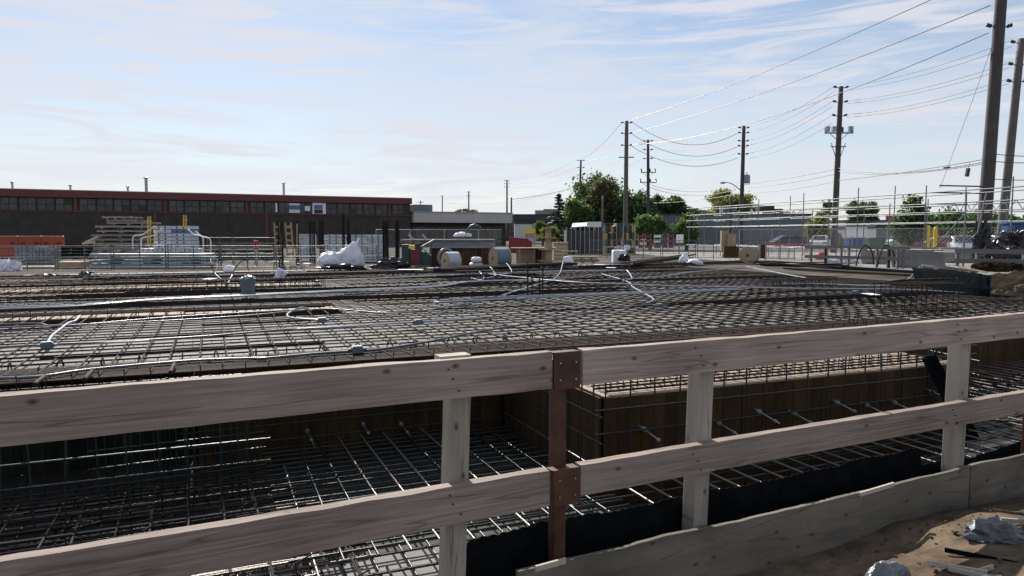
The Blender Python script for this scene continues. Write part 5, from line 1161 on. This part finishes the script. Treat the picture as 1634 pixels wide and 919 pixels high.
# stacked spools standing on end
c = Vector((at(875, 374, 36).x, 36, 0)); t = thing('spool_tower', 'cream wooden spool tower standing on end beside the timber trestle', 'spool', c)
zt = at(875, 362, 36).z; m = MB(); m.lathe([(.2, 0), (.2, zt * .55), (.15, zt * .56), (.13, zt)], 14, Matrix.Translation(c)); m.build('core', m_tan, t)
for y, w in ((363, .34), (378.5, .38), (397, .5), (415, .55)): z = max(.05, at(875, y, 36).z); m = MB(); m.lathe([(w, 0), (w, .05)], 20, Matrix.Translation(c + Vector((0, 0, z - .05)))); m.build('flange', m_tan, t)
t = thing('timber_trestle', 'timber trestle with pale sheet top between the big reel and the spool tower', 'trestle', Vector((at(845, 374, 36).x, 36, 0)))
a, b = at(815, 396, 36), at(888, 397, 36); brick('top_sheet', ((a.x + b.x) / 2, 36.5, a.z), (b.x - a.x, 1.0, .05), m_tan, t)
for x in (829, 853, 866): stick('leg', (at(x, 374, 36).x, 36, 0), (at(x, 374, 36).x, 36, a.z), .07, m_lum, t, 'box')
brick('side_board', (at(838, 374, 36.6).x, 36.6, a.z / 2), (.9, .05, a.z * .8), m_tan, t); brick('side_board', (at(858, 374, 36.9).x, 36.9, a.z / 2), (.8, .05, a.z * .9), m_form, t)
t = thing('timber_crate', 'pale timber crate right of the spool tower', 'crate', Vector((at(894, 374, 44).x, 44, 0)))
a, b = at(884, 410, 44), at(906, 388, 44)
for i in range(5): brick('slat', ((a.x + b.x) / 2, 44, (i + .5) * b.z / 5), (b.x - a.x, .05, b.z / 5 * .86), m_tan, t)
for x in (a.x, b.x): brick('side', (x, 44.5, b.z / 2), (.05, 1.0, b.z), m_tan, t)
brick('lid', ((a.x + b.x) / 2, 44.5, b.z + .03), (b.x - a.x + .1, 1.1, .05), m_tan, t)
t = thing('timber_bench', 'low timber bench right of the pale crate', 'bench', Vector((at(910, 374, 42).x, 42, 0))); a, b = at(898, 401, 42), at(922, 401, 42); brick('top', ((a.x + b.x) / 2, 42, a.z), (b.x - a.x, .4, .06), m_tan, t)
for x in (a.x + .05, b.x - .05): stick('leg', (x, 42, 0), (x, 42, a.z), .06, m_tan, t, 'box')
pile('plank_bundle', 'dark plank bundle lying right of the small white bag', 'planks', 908, 954, 36, [(906, 953, 409, 412), (908, 955, 414, 418)], m_lum, .8, 4)
# sheets of bare ply on the ground beyond
for i, (x, y, l, rz, mt) in enumerate(((930, 409, 'pale plywood sheet lying beyond the plank bundle', .2, m_plytan), (985, 424, 'tan plywood sheet lying beside the rusty bars', -.1, m_plytan), (640, 429, 'tan plywood sheet lying near the generator', .3, m_plytan), (1020, 418, 'grey plywood sheet below the white bulk bag', .1, m_ply))):
    c = gnd(x, y, .03); m = MB(); m.box(c, (2.44, 1.22, .03), rotz(rz)); tag(m.build('plywood_board', mt, rz=rz), l, 'plywood')
# bulk bag
c = Vector((at(988, 374, 39).x, 39, 0)); t = thing('bulk_bag', 'square white bulk bag with lifting loops and paper sheet', 'bag', c); m = MB(); m.box(c + Vector((0, 0, .36)), (.72, .7, .72)); bb = m.build('bag_body', m_white, t, bevel=.09)
for s_ in (-.2, .2): m = MB(); m.tube(spline([c + Vector((s_ - .1, -.3, .68)), c + Vector((s_ - .06, -.3, .84)), c + Vector((s_ + .06, -.3, .84)), c + Vector((s_ + .1, -.3, .68))], 5), .02, 6); m.build('lifting_loop', m_white, t)
m = MB(); m.box(c + Vector((.42, -.1, .86)), (.36, .02, .26), rotz(.4)); m.build('paper_sheet', m_white, t)
# red skip, enclosure, props, barricades
c = Vector((at(830, 374, 62).x, 62, 0)); t = thing('red_skip', 'red steel skip beyond the timber trestle', 'skip', c); m = MB(); m.prism([(-1.0, 0), (1.0, 0), (1.0, .95), (.6, 1.15), (-.95, 1.3)], 1.6, Matrix.Translation(c)); m.build('skip_body', m_red, t, bevel=.03)
for s_ in (-.6, 0, .6): brick('rib', c + Vector((s_, -.84, .65)), (.07, .08, 1.2), m_red, t)
brick('rim', c + Vector((-.2, 0, 1.24)), (1.6, 1.7, .06), m_redtrim, t, tilt=.1)
c = Vector((at(930, 374, 56).x, 56, 0)); t = thing('dark_enclosure', 'dark mesh screened site enclosure right of the spool tower', 'enclosure', c)
a, b = at(904, 405, 56), at(962, 372, 56); b = Vector((b.x, 56, 1.85)); 
for i in range(8): w = (b.x - a.x) / 8; brick('screen_panel', (a.x + w * (i + .5), 56 + .03 * (i % 2), .95), (w * .97, .05, 1.85), m_asph, t)
brick('screen_side', (a.x, 57.2, .95), (.05, 2.4, 1.85), m_asph, t)
for i in range(9): stick('screen_post', (a.x + (b.x - a.x) * i / 8, 55.95, 0), (a.x + (b.x - a.x) * i / 8, 55.95, 2.1), .03, m_galv, t)
m = MB(); m.add([at(912, 362, 56.5), at(954, 359, 56.5), at(958, 354, 58.5), at(914, 356, 58.5)] + [at(912, 363, 56.5), at(954, 360.5, 56.5), at(958, 355.5, 58.5), at(914, 357.5, 58.5)], [(0, 1, 2, 3), (7, 6, 5, 4), (0, 4, 5, 1), (1, 5, 6, 2), (2, 6, 7, 3), (3, 7, 4, 0)]); m.build('white_roof', m_wpaint, t)
for (x0, z) in ((916, 0), (950, 0)): stick('roof_post', (at(x0, 374, 57.4).x, 57.4, 0), (at(x0, 374, 57.4).x, 57.4, 2.5), .04, m_galv, t)
c = at(948, 358, 55.6); brick('notice', c, (1.1, .04, .4), m_wpaint, t)
for i, (x0, x1) in enumerate(((964, 983), (994, 1012))):
    a, b = at(x0, 374, 58), at(x1, 374, 58); t = thing('prop_rack', ['left', 'right'][i] + ' rack of yellow and rust props behind the tall mesh panels', 'prop rack', Vector(((a.x + b.x) / 2, 58, 0)))
    for r_ in range(4):
        for q in range(4): brick('prop_block', (a.x + (b.x - a.x) * (q + .5) / 4, 58 + rnd(0, .1), .28 + r_ * .56), ((b.x - a.x) / 4 * .9, .5, .5), (m_yel, m_form, m_green, m_rust)[(q * 3 + r_ * 2 + i) % 4], t)
    for x in (a.x, b.x): stick('rack_post', (x, 57.7, 0), (x, 57.7, 2.4), .04, m_galv, t)
bl = ['leftmost', 'second', 'third', 'fourth', 'rightmost']
for i, (x0, x1, mt) in enumerate(((1018, 1027, m_red), (1028, 1040, m_red), (1043, 1056, m_wpaint), (1057, 1066, m_redtrim), (1066, 1076, m_red))):
    a, b = at(x0, 374, 60), at(x1, 374, 60); c = Vector(((a.x + b.x) / 2, 60, 0)); t = thing('barricade', '%s red or white barricade board behind the guard panels' % bl[i], 'barricade', c, 0, 'road barricades')
    for z in (.55, 1.0, 1.4): brick('barricade_board', c + Vector((0, 0, z)), (b.x - a.x - .1, .06, .22), mt if z > .6 or mt is not m_wpaint else m_red, t)
    for s_ in (-.4, .4): stick('barricade_leg', c + Vector((s_ * (b.x - a.x), 0, 0)), c + Vector((s_ * (b.x - a.x), .05, 1.6)), .04, m_galv, t, 'box')
a = at(1085, 374, 61); t = thing('notice_board', 'small white notice board right of the barricades', 'sign', Vector((a.x, 61, 0))); brick('board_face', (a.x, 61, 1.2), (.6, .04, .7), m_wpaint, t); stick('sign_post', (a.x, 61.04, 0), (a.x, 61.04, 1.3), .03, m_galv, t)
# brown boxes right of centre
t = thing('form_boxes', 'brown plywood boxes standing behind the right wooden spool', 'boxes', Vector((at(1165, 374, 42).x, 42, 0)))
for (x0, x1, y0, y1, dd, mt) in ((1150, 1162, 368, 400, .4, m_tan), (1160, 1174, 373, 400, .2, m_tan), (1154, 1178, 393, 411, -.2, m_form), (1212, 1220, 390, 412, .3, m_form)):
    p, q = at(x0, y1, 42 + dd), at(x1, y0, 42 + dd); brick('box_panel', ((p.x + q.x) / 2, 42 + dd, max(.02, p.z) / 2 + q.z / 2), (q.x - p.x, .3, q.z - max(.02, p.z)), mt, t)
t = thing('warning_tape', 'pink red warning mesh strung along the far rail', 'warning tape', at(1255, 374, 44)); 
for (x0, x1) in ((1172, 1176), (1222, 1258), (1259, 1292)): p, q = at(x0, 390.5, 44), at(x1, 388.5, 44); brick('tape_strip', ((p.x + q.x) / 2, 44, (p.z + q.z) / 2), (q.x - p.x, .02, q.z - p.z), m_pink, t)
for x in (1174, 1222, 1258, 1292): stick('tape_post', (at(x, 374, 44.03).x, 44.03, 0), (at(x, 374, 44.03).x, 44.03, 1.1), .03, m_lum, t, 'box')
lump('red_white_bags', 'heap of red and white bags behind the right timber rail', 'bags', at(1312, 410, 36.5), (.55, .4, .36), m_pink, 2.9, .5, 14, 3); lump('white_hose_heap', 'white sheet lying right of the red bags', 'sheet', at(1345, 418, 36), (1.6, .5, .3), m_white, 3.3, .5, 14, 3)
# timber guard rails at right
def wrail(label, x0, x1, d0, d1, zb, zt, posts, rails=(1, .52), dark=()):
    a, b = at(x0, 374, d0), at(x1, 374, d1); a.z = b.z = zb; d = (b - a).normalized(); t = thing('timber_rail', label, 'guard rail', (a + b) / 2, math.atan2(d.y, d.x))
    for i, x in enumerate(posts):
        q = (x - 817) / F; s = (q * a.y - a.x) / (d.x - q * d.y); p = a + d * s; stick('post', p, p + Vector((0, 0, zt)), .1, m_greyw if x not in dark else m_bar, t, 'box')
    for r_ in rails: stick('rail', a + Vector((0, -.07, zt * r_ - .07)), b + Vector((0, -.07, zt * r_ - .07)), .045, m_greyw, t, 'box', .15)
wrail('weathered timber rail along the far right edge of the deck', 1284, 1452, 36.5, 33, 0, 1.0, (1294, 1317, 1342, 1354, 1399, 1418, 1432, 1441), dark=(1317, 1418))
wrail('weathered timber rail above the soil bank at the right edge', 1523, 1680, 25.5, 24, .44, .6, (1527, 1559, 1634), (1, .45))
for i, (x0, x1, d, z) in enumerate(((1372, 1430, 38.5, 0), (1420, 1506, 34.5, 0), (1443, 1530, 42, 0), (1500, 1582, 40, 0))):
    a, b = at(x0, 374, d), at(x1, 374, d); c = Vector(((a.x + b.x) / 2, d, z)); t = thing('concrete_barrier', ['pale concrete barrier behind the left end of the timber rail', 'pale concrete barrier right of the timber rail', 'grey concrete barrier in the second row at right', 'grey concrete barrier behind the black wrapped post'][i], 'barrier', c, 0, 'concrete barriers')
    m = MB(); m.prism([(-.3, 0), (.3, 0), (.3, .08), (.14, .33), (.08, .82), (-.08, .82), (-.14, .33), (-.3, .08)], b.x - a.x - .03, Matrix.Translation(c) @ rotz(R(90))); m.build('barrier_body', m_jersey, t, bevel=.012)
    for s_ in (-.3, .3): brick('lifting_slot', c + Vector((s_ * (b.x - a.x), -.29, .04)), (.3, .05, .07), m_asph, t)
hl = ['left black hose looped over the timber rail', 'right black hose looped over the timber rail']
for i, x in enumerate((1378, 1412)):
    m = MB(); m.tube(spline([at(x - 12, 424, 33.6), at(x - 7, 404, 33.6), at(x, 392, 33.6), at(x + 8, 394, 33.6), at(x + 14, 404, 33.6), at(x + 16, 422, 33.6)], 6), .035, 7); tag(m.build('hose', m_tyre, smooth=True), hl[i], 'hose')
# soil bank with black sheeting beside the deck
m = MB(); vs = []; fs = []; NU, NV = 90, 80
for j in range(NV + 1):
    for i in range(NU + 1):
        u = 16.5 + 12 * i / NU; v = 5.5 + 13.0 * j / NV; p = S(u, v); f_ = min(1, max(0, (u - 18.2 - .35 * noise.noise(p * .7)) / 1.5)); fv = min(1, max(0, (14.4 - v + .5 * noise.noise(p * .5)) / 1.6)); f_ *= fv * fv * (3 - 2 * fv); z = -.55 + 1.05 * f_ * f_ * (3 - 2 * f_) * (1 if u < 22 else max(0.7, 1 - (u - 22) * .05)) + .16 * noise.noise(p * 1.8) * f_ + .11 * noise.noise(p * 4.5)
        vs.append((p.x, p.y, z))
for j in range(NV):
    for i in range(NU): k = j * (NU + 1) + i; fs.append((k, k + 1, k + NU + 2, k + NU + 1))
m.add(vs, fs); structure(m.build('soil_bank', m_bank, smooth=True))
def drape(label, pts, mt, th=.02, seed=0, name='black_sheeting'):
    # a hanging sheet through rows of points, crumpled
    m = MB(); rows_ = []; nu = 26
    for row in pts:
        sp_ = spline(row, 8); rows_.append([sp_[int(i * (len(sp_) - 1) / nu)] + Vector((0, .08 * noise.noise(Vector((i * .5, len(rows_) * 2, seed))), .03 * noise.noise(Vector((i * .7, len(rows_), seed + 5))))) for i in range(nu + 1)])
    n = len(rows_); vs = [p for r_ in rows_ for p in r_]; k0 = len(vs); vs += [p + Vector((0, th, 0)) for p in vs]; W = nu + 1; fs = []
    for j in range(n - 1):
        for i in range(nu): q = j * W + i; fs.append((q, q + 1, q + W + 1, q + W)); fs.append((k0 + q, k0 + q + W, k0 + q + W + 1, k0 + q + 1))
    for i in range(nu): fs.append((i, k0 + i, k0 + i + 1, i + 1)); q = (n - 1) * W + i; fs.append((q, q + 1, k0 + q + 1, k0 + q))
    m.add(vs, fs); return tag(m.build(name, mt), label, 'sheeting')
bot = [gnd(x, y, .03) for x, y in ((1464, 453), (1500, 466), (1545, 474), (1580, 477))]
def tp(p, x, y, o): return at(x, y, p.y + o)
drape('black sheeting hanging over the bank at the right of the deck', [[tp(p, x, y, .7) for p, (x, y) in zip(bot, ((1456, 427), (1500, 429), (1547, 434), (1584, 440)))], [tp(p, x, y, .25) for p, (x, y) in zip(bot, ((1457, 431), (1500, 434), (1546, 440), (1582, 446)))], [tp(p, x, y, .05) for p, (x, y) in zip(bot, ((1458, 440), (1500, 450), (1545, 458), (1580, 462)))], bot], m_dark)
rl = ['pale boulder on the soil bank at right', 'round stone right of the pale boulder', 'small stone on the bank edge', 'dark stone near the black sheeting', 'stone low on the bank at the right edge']
for i, (x, y, w, d) in enumerate(((1592, 472, .34, 18.3), (1612, 474, .3, 18), (1605, 452, .2, 19.5), (1575, 462, .22, 19), (1630, 462, .3, 18.4))): lump('stone', rl[i], 'stone', at(x, y, d), (w, w * .8, w * .8), m_gravel, 3 + i, .3, 10, 1.4)
for i, (x0, y0, x1, y1) in enumerate(((1470, 421, 1528, 428), (1478, 424, 1545, 431), (1490, 421, 1560, 433), (1530, 424, 1575, 434))): tag(stick('plank', at(x0, y0 + 2, 25 - i * .4), at(x1, y1 + 1, 23.6 - i * .4), .025, m_lum, None, 'box', .06), ['topmost', 'second', 'third', 'lowest'][i] + ' grey plank lying on the bank behind the black sheeting', 'plank')
for i, (x, y, w, h) in enumerate(((1570, 428, .8, .3), (1596, 428, .8, .34), (1622, 428, .6, .3))): lump('debris_heap', ['left', 'middle', 'right'][i] + ' dark debris heap under the right timber rail', 'debris', at(x, y, 24.5), (w, .5, h), m_bank, 12 + i, .5, 12, 2)
lump('wrapped_post', 'black plastic wrapped round the foot of the thick leaning pole', 'plastic sheet', at(1567, 381, 30.5), (.62, .5, 1.15), m_blackp, 21, .45, 20, 2.2); lump('wrapped_post', 'small black plastic tail below the wrapped pole', 'plastic sheet', at(1554, 405, 30), (.2, .3, .6), m_blackp, 22, .4, 14, 2)
lump('tarp_heap', 'black tarpaulin heap at the right edge beside the brown pole', 'tarp', at(1618, 398, 28), (1.7, 1.2, 1.2), m_blackp, 23, .4, 22, 2); lump('tarp_heap', 'low black tarpaulin in front of the right poles', 'tarp', at(1605, 409, 27), (1.5, .8, .6), m_blackp, 24, .4, 20, 2)
c = Vector((at(1628, 374, 31).x, 31, 0)); t = thing('blue_portable_toilet', 'blue portable toilet at the right edge behind the tarpaulin', 'toilet', c); m = MB(); m.box(c + Vector((0, 0, 1.0)), (1.0, 1.0, 2.0)); m.build('cabin', m_blueb, t, bevel=.04); brick('door', c + Vector((-.05, -.52, .98)), (.7, .04, 1.7), m_blueb, t); brick('roof', c + Vector((0, 0, 2.03)), (1.08, 1.08, .07), m_blueb, t)
yl = ['left of the two yellow bollards', 'right of the two yellow bollards']
for i, x in enumerate((1481, 1492.5)):
    c = at(x, 374, 46); zt = at(x, 360 + i * 2, 46).z; m = MB(); m.lathe([(.11, 0), (.11, zt - .06), (.08, zt - .02), (.03, zt)], 14, Matrix.Translation(Vector((c.x, 46, 0)))); tag(m.build('bollard', m_yel2), yl[i], 'bollard', 'yellow bollards')
# bins and parked cars
for i, (x0, x1, mt, l) in enumerate(((1383, 1409, m_green, 'green waste container behind the scaffold'), (1351, 1374, m_blueb, 'dark blue waste container left of the green one'))):
    a, b = at(x0, 374, 66), at(x1, 374, 66); w = b.x - a.x; c = Vector(((a.x + b.x) / 2, 66, 0)); t = thing('waste_container', l, 'container', c); m = MB(); m.prism([(-w / 2 + .1, .1), (w / 2 - .1, .1), (w / 2, 1.15), (-w / 2, 1.15)], 1.2, Matrix.Translation(c)); m.build('bin_body', mt, t, bevel=.03); brick('lid', c + Vector((0, 0, 1.2)), (w + .1, 1.3, .08), m_asph, t)
    for q in (-.3, 0, .3): brick('rib', c + Vector((q * w, -.62, .65)), (.06, .06, .9), mt, t)
c = Vector((at(1352, 374, 60).x, 60, 0)); t = thing('white_hoarding', 'white hoarding sign board on the fence right of the transformer pole', 'sign', c); brick('board_face', (at(1367, 370, 60).x, 60, at(1367, 370, 60).z), (1.75, .05, .75), m_wpaint, t); stick('sign_post', (at(1360, 374, 60.1).x, 60.1, 0), (at(1360, 374, 60.1).x, 60.1, 1.9), .04, m_galv, t)
t = thing('board_fence', 'orange brown board fence in front of the beige shop', 'fence', Vector((at(1390, 374, 100).x, 100, 0)))
for i in range(24): x = 1328 + i * 4.6; brick('fence_board', (at(x, 374, 100).x, 100, .9), (.37, .04, 1.8), m_tan if i % 5 else m_form, t)
def car(label, x, d, rz, col, L=4.5, name='parked_car'):
    c = Vector((at(x, 374, d).x, d, 0.004)); t = thing(name, label, 'car', c, rz, 'parked cars'); M0 = Matrix.Translation(c) @ rotz(rz); mt = mat('car_paint_%d' % int(x), col, .3, .2, .04)
    k = L / 4.5; body = [(-2.25, .32), (-2.2, .72), (-1.95, .88), (-1.2, .95), (1.0, .96), (1.9, .86), (2.2, .66), (2.25, .34), (1.85, .24), (-1.9, .24)]
    m = MB(); m.prism([(a * k, b) for a, b in body], 1.74, M0); bd = m.build('body', mt, t, bevel=.06, rz=rz)
    roofp = [(-1.75, .93), (-1.05, 1.42), (.35, 1.45), (1.15, .95)]; m = MB(); n = 4; vs = [M0 @ Vector((a * k, s_ * (.82 if b < 1 else .62), b)) for s_ in (-1, 1) for a, b in roofp]; m.add(vs, [(0, 1, 2, 3), (7, 6, 5, 4), (0, 4, 5, 1), (1, 5, 6, 2), (2, 6, 7, 3), (3, 7, 4, 0)]); m.build('cabin', mt, t, bevel=.03, rz=rz)
    def win(nm, q): m = MB(); ct = sum(q, Vector()) / len(q); m.add([M0 @ p for p in q], [(0, 1, 2, 3)]); m.build(nm, m_carglass, t, rz=rz)
    for s_ in (-1, 1):
        y = lambda b: s_ * (.835 - (b - .95) * .42); win('side_window', [Vector((-1.45 * k, y(1.0), 1.0)), Vector((-.98 * k, y(1.36), 1.36)), Vector((-.38 * k, y(1.37), 1.37)), Vector((-.38 * k, y(1.0), 1.0))]); win('side_window', [Vector((-.3 * k, y(1.0), 1.0)), Vector((-.3 * k, y(1.37), 1.37)), Vector((.3 * k, y(1.37), 1.37)), Vector((.9 * k, y(1.0), 1.0))])
    win('windscreen', [Vector((1.13 * k, -.68, 1.0)), Vector((1.13 * k, .68, 1.0)), Vector((.44 * k, .55, 1.42)), Vector((.44 * k, -.55, 1.42))]); win('rear_window', [Vector((-1.72 * k, -.68, .99)), Vector((-1.72 * k, .68, .99)), Vector((-1.13 * k, .55, 1.4)), Vector((-1.13 * k, -.55, 1.4))])
    for a in (-1.4, 1.4):
        for s_ in (-1, 1):
            q = M0 @ Matrix.Translation((a * k, s_ * .78, .31)) @ Matrix.Rotation(R(90), 4, 'X'); m = MB(); m.lathe([(.24, -.1), (.31, -.08), (.31, .08), (.24, .1)], 18, q); w = m.build('wheel', m_tyre, t); m = MB(); m.lathe([(.19, -.112), (.2, .112)], 12, q); m.build('rim', m_chrome, w)
    for s_ in (-1, 1): brick('headlight', M0 @ Vector((2.2 * k, s_ * .62, .62)), (.1, .34, .12), m_wpaint, t, rz); brick('tail_light', M0 @ Vector((-2.2 * k, s_ * .64, .68)), (.1, .3, .14), m_red, t, rz)
car('dark sedan parked behind the scaffold left of the transformer pole', 1262, 84, R(4), (.03, .035, .045), 4.6); car('white sedan parked right of the dark sedan', 1310, 80, R(60), (.6, .6, .6)); car('dark red car parked left of the silver car', 1509, 54, R(112), (.16, .02, .03)); car('silver car parked behind the fence at right', 1537, 52, R(-112), (.5, .52, .55)); car('dark car parked between the right poles', 1592, 58, R(100), (.03, .03, .035)); car('pale car far behind the grey shed', 1440, 80, R(10), (.4, .4, .4))
